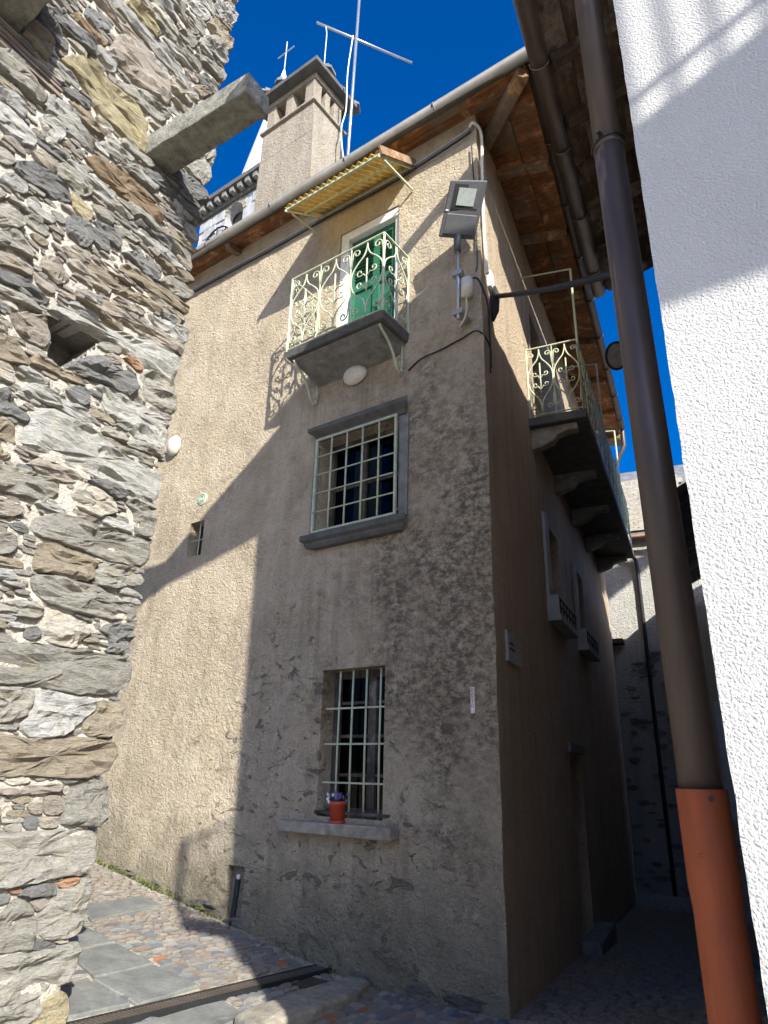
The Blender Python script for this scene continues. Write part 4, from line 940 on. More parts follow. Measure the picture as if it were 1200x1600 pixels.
for i in range(len(raft)-1):
    ws = [0, .34+rr.uniform(-.04, .03), .72+rr.uniform(-.02, .03), 1.0]
    for a, b in zip(ws[:-1], ws[1:]):
        if i == 0 and a > .5: pass
        m = deck_alley(raft[i]+.004, raft[i+1]-.004, a+.004+rr.uniform(0, .008), b-.004)
        m.v = [(x, y, z+rr.uniform(-.006, .004)) for x, y, z in m.v]
        m.build('eave_board', M['wood_x'], roof)
def deck_corner(d0, d1):
    q0 = corner_pt(VE-d0, WE-d0); q1 = corner_pt(VE-d1, WE-d1)
    P = [Vector((q0.x, q0.y, zr(d0)-.003)), sp(raft[0], WE-d0, zr(d0)-.003), sp(raft[0], WE-d1, zr(d1)-.003), Vector((q1.x, q1.y, zr(d1)-.003))]
    return MB().hexa(P+[p+Vector((0, 0, .028)) for p in P])
for a, b in ((.004, .30), (.305, .62), (.625, .95)): deck_corner(a, b).build('eave_board', M['wood_x'], roof)
for a, b in ((.004, .13), (.135, .27), (.275, .5)):
    q0 = corner_pt(VE-a, WE-a); q1 = corner_pt(VE-b, WE-b)
    for (x0, x1) in ((None, 1.6), (1.605, 4.2), (4.205, 7.), (7.005, 9.8)):
        P = [Vector((q0.x if x0 is None else x0, VE-a, zr(a))), Vector((x1, VE-a, zr(a))), Vector((x1, VE-b, zr(b))), Vector((q1.x if x0 is None else x0, VE-b, zr(b)))]
        MB().hexa(P+[p+Vector((0, 0, .028)) for p in P]).build('eave_board', M['wood_x'], roof)
for s_ in raft[1:]:
    p0 = sp(s_, WE-.02, zr(.02)-.055); p1 = sp(s_, -.25, zr(WE+.25)-.055)
    m = MB(); m.bar(p0, p1, .105, .11); m.build('rafter', M['wood_beam'], roof, bevel=.012)
for u in (1.3, 2.7, 4.1, 5.5, 6.9):
    m = MB(); m.bar((u, VE-.02, zr(.02)-.05), (u, -.2, zr(VE+.2)-.05), .10, .10); m.build('rafter', M['wood_beam'], roof, bevel=.012)
q0 = corner_pt(VE-.03, WE-.03); q1 = corner_pt(VE-1., WE-1.)
m = MB(); m.bar((q0.x, q0.y, zr(.03)-.08), (q1.x, q1.y, zr(1.)-.08), .14, .15); m.build('hip_rafter', M['wood_beam'], roof, bevel=.015)
# loose slate ends along the eave
for i in range(60):
    s_ = -.1+i*.17; P = [sp(s_, WE+.05, zr(0)+.10), sp(s_+.165, WE+.05, zr(0)+.10), sp(s_+.165, WE-.4, zr(.4)+.125), sp(s_, WE-.4, zr(.4)+.125)]
    m = MB().hexa([p+Vector((0, 0, rr.uniform(0, .015))) for p in P]+[p+Vector((0, 0, .04+rr.uniform(0, .015))) for p in P]); m.build('roof_slate', M['roofslate'], roof)
for i in range(58):
    u = -.45+i*.18; P = [(u, VE+.05, zr(0)+.10), (u+.175, VE+.05, zr(0)+.10), (u+.175, VE-.4, zr(.4)+.125), (u, VE-.4, zr(.4)+.125)]
    dz = rr.uniform(0, .015); m = MB().hexa([(x, y, z+dz) for x, y, z in P[::-1]]+[(x, y, z+.04+dz) for x, y, z in P[::-1]]); m.build('roof_slate', M['roofslate'], roof)
def gutter(p0, p1, rad, mat_, parent, name, sections, n=10, thick=.004):
    p0 = Vector(p0); p1 = Vector(p1); d = (p1-p0); L = d.length; d.normalize(); side = d.cross(Vector((0, 0, 1))).normalized()
    m = MB(); k0 = 0
    for rad_ in (rad, rad-thick):
        for P in (p0, p1):
            for k in range(n+1):
                t = math.pi*k/n; m.v.append(tuple(P+side*rad_*math.cos(t)-Vector((0, 0, 1))*rad_*math.sin(t)))
    N_ = n+1
    for k in range(n): m.f += [(k, k+1, N_+k+1, N_+k), (2*N_+k+1, 2*N_+k, 3*N_+k, 3*N_+k+1)]
    for e in (0, 1):
        m.f += [tuple([e*N_+k for k in range(N_)])]
    m.f += [(0, N_, 3*N_, 2*N_), (n, 2*N_+n, 3*N_+n, N_+n)]
    g = m.build(name, mat_, parent, smooth=False)
    g.data.polygons.foreach_set('use_smooth', [i < 2*n for i in range(len(g.data.polygons))])
    k = 1
    while k*sections < L:
        P = p0+d*(k*sections); m = MB(); m.tube([P+side*(rad+.006)*math.cos(math.pi*j/n)-Vector((0, 0, 1))*(rad+.006)*math.sin(math.pi*j/n) for j in range(n+1)], .008, 6)
        m.build('gutter_joint', mat_, g); k += 1
    return g
gutter((9.8, VE+.07, 9.14), (c0.x-.07, VE+.07, 9.12), .085, M['zinc'], house, 'front_gutter', 1.35)
gq = sp(8.9, WE+.06, 9.10); g0 = sp(-.40, WE+.06, 9.10)
gutter(g0, gq, .07, M['brown_metal'], house, 'alley_gutter', 1.1)
m = MB(); e = sp(8.95, WE+.06, 9.02); m.tube([e+Vector((0, 0, .06)), e, e+Vector((0, 0, -.35)), sp(9.0, WE-.15, 8.3), sp(9.2, WE-.4, 8.1)], .05, 10); m.build('gutter_elbow', M['brown_metal'], house, smooth=True)

# ---- chimney
cu0, cu1, cv0, cv1 = 3.28, 4.46, -.50, -1.28
mb = MB(); mb.hexa([(3.08, cv0+.06, 8.8), (4.42, cv0+.06, 8.8), (4.42, cv1-.05, 8.8), (3.08, cv1-.05, 8.8), (3.26, cv0, 12.25), (4.46, cv0, 12.25), (4.46, cv1, 12.25), (3.26, cv1, 12.25)][0:4][::-1]+[(3.26, cv0, 12.25), (4.46, cv0, 12.25), (4.46, cv1, 12.25), (3.26, cv1, 12.25)][::-1])
chim = mb.build('chimney', M['plaster_chim'], house)
def band(z0, z1, o, mat_, name):
    m = MB(); m.box((3.26-o-.0, cv1-o, z0), (4.46+o, cv0+o, z1)); return m.build(name, mat_, chim, bevel=.008)
band(11.55, 11.58, .012, M['slate'], 'ledge'); band(12.25, 12.30, .05, M['plaster_chim'], 'ledge')
pw = .20
for (x, y) in ((3.30, cv0-.02), (3.30+.50, cv0-.02), (4.22, cv0-.02), (3.30, cv1+.02), (3.8, cv1+.02), (4.22, cv1+.02)):
    m = MB(); yy = (y-pw, y) if y == cv0-.02 else (y, y+pw); m.box((x, yy[0], 12.30), (x+(.16 if abs(x-3.8) < .01 else pw), yy[1], 12.86)); m.build('pillar', M['plaster_chim'], chim, bevel=.008)
m = MB(); m.box((3.30, (cv0+cv1)/2-.06, 12.30), (3.48, (cv0+cv1)/2+.06, 12.86)); m.build('pillar', M['plaster_chim'], chim, bevel=.008)
m = MB(); m.box((3.52, cv1+.26, 12.29), (4.18, cv0-.26, 12.85)); m.build('flue', M['black'], chim)
band(12.86, 12.97, .0, M['plaster_chim'], 'top_band')
rr = random.Random(21)
m = MB(); x0, x1, y0, y1 = 3.10, 4.62, cv1-.17, cv0+.17; ap_ = (3.86, (cv0+cv1)/2, 13.42)
m.v = [(x0, y0, 12.975), (x1, y0, 12.975), (x1, y1, 12.975), (x0, y1, 12.975), (x0, y0, 13.06), (x1, y0, 13.06), (x1, y1, 13.06), (x0, y1, 13.06), ap_]
m.f = [(0, 3, 2, 1), (0, 1, 5, 4), (1, 2, 6, 5), (2, 3, 7, 6), (3, 0, 4, 7), (4, 5, 8), (5, 6, 8), (6, 7, 8), (7, 4, 8)]
m.build('cap', M['slate'], chim)
for i in range(26):
    t = rr.random(); e = rr.choice((0, 1, 2, 3)); f = rr.uniform(-.05, .8)
    bx_, by_ = ((x0+(x1-x0)*t, y1), (x0+(x1-x0)*t, y0), (x0, y0+(y1-y0)*t), (x1, y0+(y1-y0)*t))[e]
    px_ = bx_+(ap_[0]-bx_)*max(f, -.05); py_ = by_+(ap_[1]-by_)*max(f, -.05); pz_ = 13.07+(.36)*max(f, 0)
    m = MB(); s1 = rr.uniform(.10, .2); pts = [(px_+s1*math.cos(k*math.pi/3+t)*rr.uniform(.7, 1.1), py_+s1*math.sin(k*math.pi/3+t)*rr.uniform(.7, 1.1), pz_+rr.uniform(-.01, .02)) for k in range(6)]
    m.prism(pts, (0, 0, rr.uniform(.03, .07))); m.build('cap_stone', M['roofslate'], chim)
# ---- alley side openings
for (a, b, c, d) in (SW1, SW2):
    m = MB(); P = [sp(a, -.2, c), sp(b, -.2, c), sp(b, -.15, c), sp(a, -.15, c)]; m.hexa(P+[p+Vector((0, 0, d-c)) for p in P]); w = m.build('alley_window', M['wood_win'], house)
    m = MB(); P = [sp(a+.05, -.148, c), sp(b-.05, -.148, c), sp(b-.05, -.142, c), sp(a+.05, -.142, c)]; m.hexa([p+Vector((0, 0, .06)) for p in P]+[p+Vector((0, 0, d-c-.06)) for p in P]); m.build('pane', M['glass'], w)
    m = MB(); P = [sp(a-.27, 0.004, 0), sp(a-.03, .004, 0), sp(a-.03, .045, 0), sp(a-.27, .045, 0)]; m.hexa([p+Vector((0, 0, c)) for p in P]+[p+Vector((0, 0, d)) for p in P]); m.build('shutter', M['greypaint'], w, bevel=.004)
    m = MB(); P = [sp(a-.28, .0, 0), sp(b+.12, .0, 0), sp(b+.12, .17, 0), sp(a-.28, .17, 0)]; m.hexa([p+Vector((0, 0, c-.30)) for p in P]+[p+Vector((0, 0, c-.22)) for p in P]); m.build('sill', M['greypaint'], w, bevel=.006)
    m = MB(); P = [sp(a-.27, .0, 0), sp(a-.24, .0, 0), sp(a-.24, .15, 0), sp(a-.27, .15, 0)]; m.hexa([p+Vector((0, 0, c-.22)) for p in P]+[p+Vector((0, 0, c+.02)) for p in P]); m.build('side_panel', M['greypaint'], w)
    for z in (c-.02, c-.12):
        m = MB(); m.tube([sp(a-.26, .15, z), sp(b+.1, .15, z)], .012, 6); m.build('rail', M['iron_dark'], w)
    for k in range(6):
        s_ = a-.2+(b-a+.25)*k/5; m = MB(); m.tube([sp(s_, .15, c-.22), sp(s_, .15, c-.02)], .007, 6); m.build('rail', M['iron_dark'], w)
m = MB(); P = [sp(SDO[0], -.3, -.6), sp(SDO[1], -.3, -.6), sp(SDO[1], -.25, -.6), sp(SDO[0], -.25, -.6)]; m.hexa(P+[p+Vector((0, 0, 2.53)) for p in P]); m.build('alley_door', M['wood_dark'], house)
m = MB(); P = [sp(SDO[0]-.12, .0, 1.93), sp(SDO[1]+.12, .0, 1.93), sp(SDO[1]+.12, .05, 1.93), sp(SDO[0]-.12, .05, 1.93)]; m.hexa(P+[p+Vector((0, 0, .12)) for p in P]); m.build('door_lintel', M['granite'], house, bevel=.01)
m = MB(); P = [sp(3.2, .0, -.5), sp(4.5, .0, -.5), sp(4.5, .22, -.5), sp(3.2, .22, -.5)]; m.hexa(P+[p+Vector((0, 0, .42)) for p in P]); m.build('door_step', M['granite'], house, bevel=.015)
m = MB(); P = [sp(SB1[0], -.2, SB1[2]), sp(SB1[1], -.2, SB1[2]), sp(SB1[1], -.15, SB1[2]), sp(SB1[0], -.15, SB1[2])]; m.hexa(P+[p+Vector((0, 0, 2.03)) for p in P]); m.build('gallery_door', M['green'], house)
# ---- long alley balcony
G0, G1, GW_, GZ = 2.06, 8.5, .73, 6.0
m = MB(); P = [sp(G0, -.05, GZ-.12), sp(G1, -.05, GZ-.12), sp(G1, GW_, GZ-.12), sp(G0, GW_, GZ-.12)]; m.hexa(P+[p+Vector((0, 0, .12)) for p in P])
gal = m.build('gallery', M['slate'], house, bevel=.012)
for s_ in (2.14, 3.7, 5.2, 6.7, 8.2):
    prof = [(0., -.42), (.12, -.40), (.28, -.34), (.34, -.26), (.48, -.22), (.60, -.22), (.60, -.122), (0., -.122)]
    m = MB(); m.prism([sp(s_, w, GZ+z) for w, z in prof], SD.dot(FD)*Vector((1, 0, 0))*.16+Vector((0, SD.dot(FN)*.16, 0))); m.build('corbel', M['granite_lt'] if s_ < 3 else M['granite'], gal, bevel=.02)
railing(lambda x, y: sp(G0+.02, .02+x, GZ+y), GW_-.05, 1.05, 2, gal, M['iron'])
railing(lambda x, y: sp(G0+.02+x, GW_-.03, GZ+y), G1-G0-.04, 1.05, 12, gal, M['iron'])
for s_ in (G0+.02, 4.6, 7.2):
    m = MB(); m.tube([sp(s_, GW_-.03, GZ+1.0), sp(s_, GW_-.03, GZ+2.2)], .016, 6); m.build('line_post', M['iron'], gal)
    m = MB(); m.tube([sp(s_, GW_-.03, GZ+2.2), sp(s_, 0, GZ+2.27)], .013, 6); m.build('line_post', M['iron'], gal)

# ------------------------------------------------------------------ white house on the right
wh = thing('white_house', 'white stucco house gable with dark overhanging eaves on the right', 'house', WF)
def aw(a, b, z):                       # a along the alley, b along the white front to the left
    return conv(CF, WF, tuple((W+SDW*a+FD*b)+Vector((0, 0, z))))
EB, RB, RC, EZ = .85, -1.35, -3.2, 8.40; BPS = [EB, RB, RC, -10.8]; BPZ = [EZ, EZ+.46*(EB-RB), EZ+.46*(EB-RB)-.36*(RB-RC), EZ+.46*(EB-RB)-.36*(RB-RC)-.2]
def zroof(b): return float(np.interp(-b, [-x for x in BPS], BPZ))
wz = np.arange(-1., zroof(0), .04); wob = [.0035*noise.noise((0, 0, z*9))+.0025*noise.noise((3, 0, z*31)) for z in wz]
m = MB()
for z, o_ in zip(wz, wob): m.v += [(o_, 0, z), (-.12, 0, z), (o_, -.0, z), tuple(aw(.10, 0, z))]
m.f = [f for k in range(len(wz)-1) for f in ((4*k, 4*k+1, 4*k+5, 4*k+4), (4*k+2, 4*k+3, 4*k+7, 4*k+6))]
m.build('corner_bead', M['stucco'], wh)
m = MB(); gp = [(-.12, 0, -1.), (-10, 0, -1.), (-10, 0, zroof(-10)), (RC, 0, zroof(RC)), (RB, 0, zroof(RB)), (-.12, 0, zroof(-.12))]
m.add(gp, [tuple(range(6))]); m.build('front_wall', M['stucco'], wh)
m = MB(); m.add([aw(.10, 0, -1.), aw(1.0, 0, -1.), aw(1.0, 0, zroof(0)), aw(.10, 0, zroof(0))], [(0, 1, 2, 3)]); m.build('alley_wall', M['stucco'], wh)
m = MB(); m.add([aw(1.0, 0, -1.), aw(1.0, -10, -1.), aw(1.0, -10, zroof(-10)), aw(1.0, RC, zroof(RC)), aw(1.0, RB, zroof(RB)), aw(1.0, 0, zroof(0))], [tuple(range(6))]); m.build('rear_wall', M['stucco'], wh)
A0_, A1_ = -.92, 1.1
m = MB()
for (b0, b1) in ((EB, RB), (RB, RC), (RC, -10.8)):
    P = [aw(A0_, b0, zroof(b0)+.03), aw(A1_, b0, zroof(b0)+.03), aw(A1_, b1, zroof(b1)+.03), aw(A0_, b1, zroof(b1)+.03)]; m.hexa(P+[p+Vector((0, 0, .14)) for p in P])
wroof = m.build('roof', M['roofslate'], wh)
rr = random.Random(4); b = EB
for k in range(4):
    b1 = b-.205
    for (a0, a1) in ((A0_+.01, .6), (.605, A1_-.01)):
        P = [aw(a0, b-.004, zroof(b)), aw(a1, b-.004, zroof(b)), aw(a1, b1, zroof(b1)), aw(a0, b1, zroof(b1))]
        MB().hexa(P+[p+Vector((0, 0, .025)) for p in P]).build('eave_board', M['wood_dark'], wroof)
    b = b1
for k in range(3):
    a = -.8+k*.85; m = MB(); m.bar(aw(a, EB-.03, zroof(EB)-.075), aw(a, -.02, zroof(0)-.075), .10, .14); m.build('rafter', M['wood_dark'], wroof, bevel=.01)
m = MB(); m.hexa([aw(A0_+.01, EB-.02, zroof(EB)-.03), aw(A0_+.05, EB-.02, zroof(EB)-.03), aw(A0_+.05, RB, zroof(RB)-.55), aw(A0_+.01, RB, zroof(RB)-.55), aw(A0_+.01, EB-.02, zroof(EB)+.025), aw(A0_+.05, EB-.02, zroof(EB)+.025), aw(A0_+.05, RB, zroof(RB)+.025), aw(A0_+.01, RB, zroof(RB)+.025)]); m.build('shadow_verge_board', M['wood_dark'], wroof)  # out of view; deepened so its shadow closes a lit gap on the front
gutter(aw(A0_, EB+.09, EZ-.04), aw(A1_, EB+.09, EZ-.04), .115, M['brown_gutter'], wh, 'eave_gutter', 1.25)
# neighbour whose deep dark eave overhangs the alley behind the white gable
nh = thing('eaves_house', 'house with a deep dark timber eave and brown gutter over the alley', 'house', AF, (2.4, -1.3, 0))
m = MB(); m.box((3.6, -6, 7.7), (7.4, -1.35, 9.6)); m.build('wall', M['plaster_far'], nh)
m = MB(); m.box((1.07, -6, -1.5), (7.4, -.16, 7.7)); m.build('light_block_wall', M['plaster_side'], nh)  # unseen mass added to block skylight and keep the alley dark
m = MB(); m.hexa([(2.35, .72, 9.03), (7.6, .72, 9.03), (7.6, -6.2, 11.6), (5.8, -6.2, 11.6), (2.35, .72, 9.15), (7.6, .72, 9.15), (7.6, -6.2, 11.75), (5.8, -6.2, 11.75)]); nroof = m.build('roof', M['roofslate'], nh)
for k in range(9):
    p_ = .70-k*.225
    for (a0, a1) in ((2.37+.5*(.70-p_), 4.4), (4.405, 6.1), (6.105, 7.59)):
        z_ = 9.0+(.70-p_)*.37; dz_ = .081; m = MB(); m.hexa([(a0, p_, z_), (a1, p_, z_), (a1, p_-.22, z_+dz_), (a0, p_-.22, z_+dz_), (a0, p_, z_+.022), (a1, p_, z_+.022), (a1, p_-.22, z_+dz_+.022), (a0, p_-.22, z_+dz_+.022)]); m.build('eave_board', M['wood_dark'], nroof)
for k in range(7):
    m = MB(); a = 2.62+k*.80; pe = max(-1.35, .72-(a-2.42)/.5); m.bar((a, .66, 8.94), (a, pe, 8.94+.37*(.66-pe)), .12, .14); m.build('rafter', M['wood_dark'], nroof, bevel=.012)
m = MB(); m.tube([(7.5, -.15, 9.15), (3.0, -.15, 9.15)], .09, 10); m.build('purlin', M['wood_dark'], nroof, smooth=True)
gutter((2.2, .80, 9.0), (7.6, .80, 9.0), .105, M['brown_gutter'], nh, 'eave_gutter', 1.2)

PX, PY = .847, 1.976
dp = thing('drainpipe', 'brown metal drainpipe with a terracotta foot at the white corner', 'drainpipe', CF, (PX, PY, 0)); dp.location += Vector((.035, -.015, 0)); dp.rotation_euler = (0, R(-.5), 0)
m = MB(); m.tube([(PX, PY, 1.52), (PX, PY, 3.95)], .0555, 28); m.build('upper_pipe', M['brown_metal'], dp, smooth=True)
m = MB(); m.tube([(PX, PY, 3.80), (PX, PY, 6.0), (PX, PY, 7.9), (PX-.15, PY+.03, 8.08), (PX-.62, PY+.2, 8.32)], .0535, 24); m.build('upper_pipe', M['brown_metal'], dp, smooth=True)
m = MB(); m.tube([(PX, PY, 3.93), (PX, PY, 3.955)], .059, 28); m.build('collar', M['brown_metal'], dp, smooth=True)
m = MB(); m.lathe((PX, PY, 0), [(.060, -.6), (.060, .4), (.060, 1.31), (.060, 1.338), (.0605, 1.346), (.0638, 1.388), (.0645, 1.398), (.0645, 1.41), (.0645, 1.61), (.0645, 1.622), (.0640, 1.626), (.0578, 1.627), (.057, 1.57)], 32); m.build('foot_sleeve', M['terracotta'], dp, smooth=True)
cdir = Vector((-PX, -PY, 0)).normalized(); sd_ = Vector((-cdir.y, cdir.x, 0))
m = MB(); c_ = Vector((PX, PY, 1.603))+cdir*.0625+sd_*.020
m.tube([c_-cdir*.004, c_+cdir*.004], .0065, 10); m.build('screw', M['iron_dark'], dp)
m = MB(); c_ = Vector((PX, PY, 1.47))+cdir*.0585-sd_*.012
m.bar(c_-sd_*.016, c_+sd_*.016, .010, .012, cdir); m.build('stop_lug', M['terracotta'], dp, bevel=.004)
for z in (3.94,):
    m = MB(); m.tube([(PX+.062*math.cos(t/12*2*math.pi), PY+.062*math.sin(t/12*2*math.pi), z+.02+.012*math.cos(t/12*2*math.pi)) for t in range(13)], .006, 6); m.build('clamp', M['iron_dark'], dp)
    w_ = cdir*.06-sd_*.02; m = MB(); m.tube([Vector((PX, PY, z+.02))+w_, Vector((PX, PY, z+.02))+w_*1.5], .012, 8); m.build('clamp', M['iron_dark'], dp)

# ------------------------------------------------------------------ terrace stair of the house behind the camera (its railing throws the shadow on the white wall)
T0 = 5.0
TF = Frame(W-S*T0, FD, FN); TF.o.z = 0; dzT = T0*math.sin(R(SUN_EL))
ter = thing('stair_parapet', 'sloping stair parapet with thin iron railing behind the viewer', 'parapet', TF)
def tl(r): return 3.80+.34*r+dzT
m = MB(); m.prism([(.75, -.07, tl(-.75)), (.75, -.07, tl(-.75)-.22), (.04, -.07, tl(-.04)-.26), (.0, -.07, 3.12+dzT), (-3., -.07, 3.12+dzT), (-3., -.07, tl(3.))], (0, .14, 0)); m.build('parapet_wall', M['plaster_far'], ter)
for dz in (.16, .98):
    m = MB(); m.bar((.75, 0, tl(-.75)+dz), (-3, 0, tl(3.)+dz), .022, .030); m.build('rail', M['iron_dark'], ter)
m = MB(); m.box((.74, -.03, tl(-.75)-.1), (.80, .03, tl(-.75)+1.0)); m.build('post', M['iron_dark'], ter)
for k in range(23):
    r = -.62+k*.155; m = MB(); m.tube([(-r, 0, tl(r)+.0), (-r, 0, tl(r)+.98)], .014, 6); m.build('baluster', M['iron_dark'], ter)
for r in (2.2, 2.8):
    m = MB(); m.box((-r-.1, -.1, -1), (-r+.1, .1, 3.12+dzT)); m.build('pillar', M['granite'], ter)

# ------------------------------------------------------------------ end of the alley
fh = thing('far_house', 'old grey house closing the dark end of the alley', 'house', SF, (-10, 0, -.7))
SFs = lambda s_, w, z: (-s_, w, z)
m = MB(); n0 = 40; ws = np.linspace(-4, 3.2, 37); zz = np.linspace(-1.5, 6.95, 42)
for z in zz:
    for w in ws: m.v.append((-10.-.02*noise.noise((w*3, z*3, 1.)), w, z))
for j in range(41):
    for i in range(36): m.f.append((j*37+i, j*37+i+1, (j+1)*37+i+1, (j+1)*37+i))
m.build('wall', M['plaster_far'], fh, smooth=True)
rr = random.Random(31)
for k in range(110):
    z = rr.uniform(-.5, 4.2); w = rr.uniform(-.45, 1.35); a = rr.uniform(.10, .32); b = rr.uniform(.05, .12)
    if z > 3.0 and w < .25: continue
    m = MB(); pts = [(-9.99, w+a/2*math.cos(t*math.pi/4+.2)*rr.uniform(.8, 1.1), z+b/2*math.sin(t*math.pi/4+.2)*rr.uniform(.8, 1.1)) for t in range(8)]
    m.prism(pts, (rr.uniform(.02, .05), 0, 0)); m.build('stone', M['stone'], fh, color=(*(np.array((.22, .22, .22))*rr.uniform(.7, 1.3)), 1), bevel=.01)
m = MB(); P = [(-9.75, -4, 6.78), (-9.75, 3.4, 6.78), (-13.5, 3.4, 9.9), (-13.5, -4, 9.9)]; m.hexa([(x, y, z) for x, y, z in P]+[(x, y, z+.06) for x, y, z in P]); froof = m.build('roof', M['roofslate'], fh)
for j in range(11):
    for i in range(8):
        w = .05+i*.22+(.11 if j % 2 else 0); t0 = j/14; t1 = (j+1.15)/14
        P = [(-9.72-3.75*t0, w, 6.85+3.12*t0+.035), (-9.72-3.75*t0, w+.215, 6.85+3.12*t0+.035), (-9.72-3.75*t1, w+.215, 6.85+3.12*t1+.008), (-9.72-3.75*t1, w, 6.85+3.12*t1+.008)]
        m = MB().hexa(P+[(x, y, z+.025) for x, y, z in P]); m.build('roof_tile', M['granite_lt'], froof)
        if (i+j) % 3 == 0:
            m = MB(); m.box((P[0][0]-.12, w+.09, P[0][2]+.03), (P[0][0]-.06, w+.13, P[0][2]+.09)); m.build('snow_hook', M['iron_dark'], froof)
gutter((-9.66, -4, 6.74), (-9.66, 3.3, 6.74), .07, m_plain('copper_gutter', (.28, .13, .085), .5, .4, .2), fh, 'gutter', 2.)
m = MB(); m.tube([(-9.66, .52, 6.68), (-9.70, .54, 6.5), (-9.90, .66, 6.25), (-9.93, .68, 6.0), (-9.93, .67, -.75)], .042, 10); m.build('downpipe', M['black'], fh, smooth=True)
m = MB(); m.box((-9.97, -1.2, 4.36), (-9.62, .24, 4.46)); m.build('door_canopy', M['wood_dark'], fh, bevel=.01)
m = MB(); m.box((-9.985, -1.6, 4.5), (-9.97, .28, 6.2)); m.build('render_patch', M['plaster_far'], fh)
tag(MB().hexa([(-9.9, -.4, -1.2), (-9.2, -.4, -1.2), (-9.2, 1.3, -1.2), (-9.9, 1.3, -1.2), (-9.9, -.3, -.42), (-9.3, -.35, -.55), (-9.25, 1.25, -.55), (-9.9, 1.3, -.44)]).build('doorstep', M['granite_lt'], frame=SF, origin=(-9.5, .4, -.7), bevel=.04), 'pale worn stone step at the end of the alley', 'step')
# further house on the right of the alley
oh = thing('timber_house', 'brown timber-sided house further down the alley behind the white one', 'house', AF, (8.2, -1, -1))
m = MB(); m.box((7.42, -3, -1.5), (13.4, -.17, 4.4)); m.build('wall', M['plaster_side'], oh)
for k in range(14):
    m = MB(); z = 3.2+k*.17; m.box((8.28, -3, z), (8.32, -.10, z+.16)); m.build('plank', M['wood_dark'], oh)
m = MB(); m.hexa([(8.1, .12, 5.5), (13.4, .12, 5.5), (13.4, -3, 7.0), (8.1, -3, 7.0), (8.1, .12, 5.62), (13.4, .12, 5.62), (13.4, -3, 7.12), (8.1, -3, 7.12)]); m.box((8.34, -3, 4.41), (13.3, -.2, 5.45)); m.build('roof', M['wood_dark'], oh)
m = MB(); m.box((8.15, -.2, 1.2), (8.29, .02, 2.6)); m.build('shutter', M['greypaint'], oh)
m = MB(); m.box((8.1, -.3, .1), (8.3, .04, .9)); m.build('stone_base', M['granite_lt'], oh)
m = MB(); m.box((8.4, -1.1, 6.0), (8.9, -.25, 8.1)); m.build('ochre_block', M['ochre'], oh)  # plain block standing in for an unidentified yellow patch above the roof

# ------------------------------------------------------------------ church tower beyond the roofs
LC = Vector((-7.55, 21.2, 0)); HW = 1.85
ch = Frame(LC, FD, FN)            # u: 0 at the left corner, negative to the right
ct = thing('church_tower', 'grey stone church belfry with white spire beyond the roof', 'church tower', ch); ct.location.z -= 1.1
AW = (-1.55, -2.55, 20.3, 22.0)
m = MB(); m.box((0, -2*HW, -1), (-2*HW, -.4, 23.0)); m.build('core', M['slate'], ct)
m = MB()
for (a, b, c, d) in ((0, -1.5, -1, 23), (-2.5, -2*HW, -1, 23), (-1.5, -2.5, -1, 21.15), (-1.5, -2.5, 22.9, 23)): m.box((a, -.39, c), (b, 0, d))
m.build('wall', M['church'], ct)
m = MB(); n = 10; arc = [(-2.0+.5*math.cos(math.pi*k/n), 22.4+.5*math.sin(math.pi*k/n)) for k in range(n+1)]
m.prism([(x, -.02, z) for x, z in arc]+[(-2.5, -.02, 22.91), (-1.5, -.02, 22.91)], (0, -.3, 0)); m.build('arch', M['church'], ct)
for k in range(n):
    t0 = math.pi*k/n+.03; t1 = math.pi*(k+1)/n-.03; m = MB(); m.prism([(-2+.5*math.cos(t0), .03, 22.4+.5*math.sin(t0)), (-2+.5*math.cos(t1), .03, 22.4+.5*math.sin(t1)), (-2+.68*math.cos(t1), .03, 22.4+.68*math.sin(t1)), (-2+.68*math.cos(t0), .03, 22.4+.68*math.sin(t0))], (0, -.06, 0)); m.build('arch_stone', M['granite_lt'], ct)
m = MB(); m.box((-1.5, -.5, 21.15), (-2.5, .03, 21.55)); m.build('belfry_sill', M['white'], ct)
rr = random.Random(2)
for j in range(9):
    z = 18.6+j*.48
    for k in range(5):
        u = -.03-k*.74-(.3 if j % 2 else 0); 
        if u-.7 < -2*HW or (-2.9 < u-.35 < -1.15 and z > 20.5): continue
        m = MB(); m.box((u, 0, z), (u-.70, .035+rr.uniform(0, .02), z+.45)); m.build('ashlar', M['church'], ct, bevel=.02)
for (z0, z1, o) in ((23.0, 23.18, .12), (23.42, 23.62, .42)):
    m = MB(); m.box((o, -2*HW-o, z0), (-2*HW-o, o, z1)); m.build('cornice', M['slate'], ct)
m = MB(); m.box((.06, -2*HW-.06, 23.18), (-2*HW-.06, .06, 23.42)); m.build('frieze', M['slate'], ct)
for k in range(10):
    u = .1-k*.42; m = MB(); m.box((u, .06, 23.18), (u-.2, .36, 23.415)); m.build('cornice_bracket', M['granite'], ct)
m = MB(); cx, cy = -HW, -HW
m.lathe((cx, cy, 0), [(1.72, 23.62), (1.66, 24.0), (.05, 32.4)], 8); m.build('spire', M['spire'], ct)
m = MB(); m.tube([(cx, cy, 32.3), (cx, cy, 34.3)], .03, 6); m.tube([(cx-.5, cy, 33.6), (cx+.5, cy, 33.6)], .03, 6); m.build('cross', M['grey_metal'], ct)
m = MB()
m.tube([(-1.25+.75*math.cos(t/16*2*math.pi), .1, 21.3+.75*math.sin(t/16*2*math.pi)) for t in range(17)], .035, 6)
for t in (0, 1, 2, 3): m.tube([(-1.25+.75*math.cos(t*math.pi/4), .1, 21.3+.75*math.sin(t*math.pi/4)), (-1.25-.75*math.cos(t*math.pi/4), .1, 21.3-.75*math.sin(t*math.pi/4))], .025, 6)
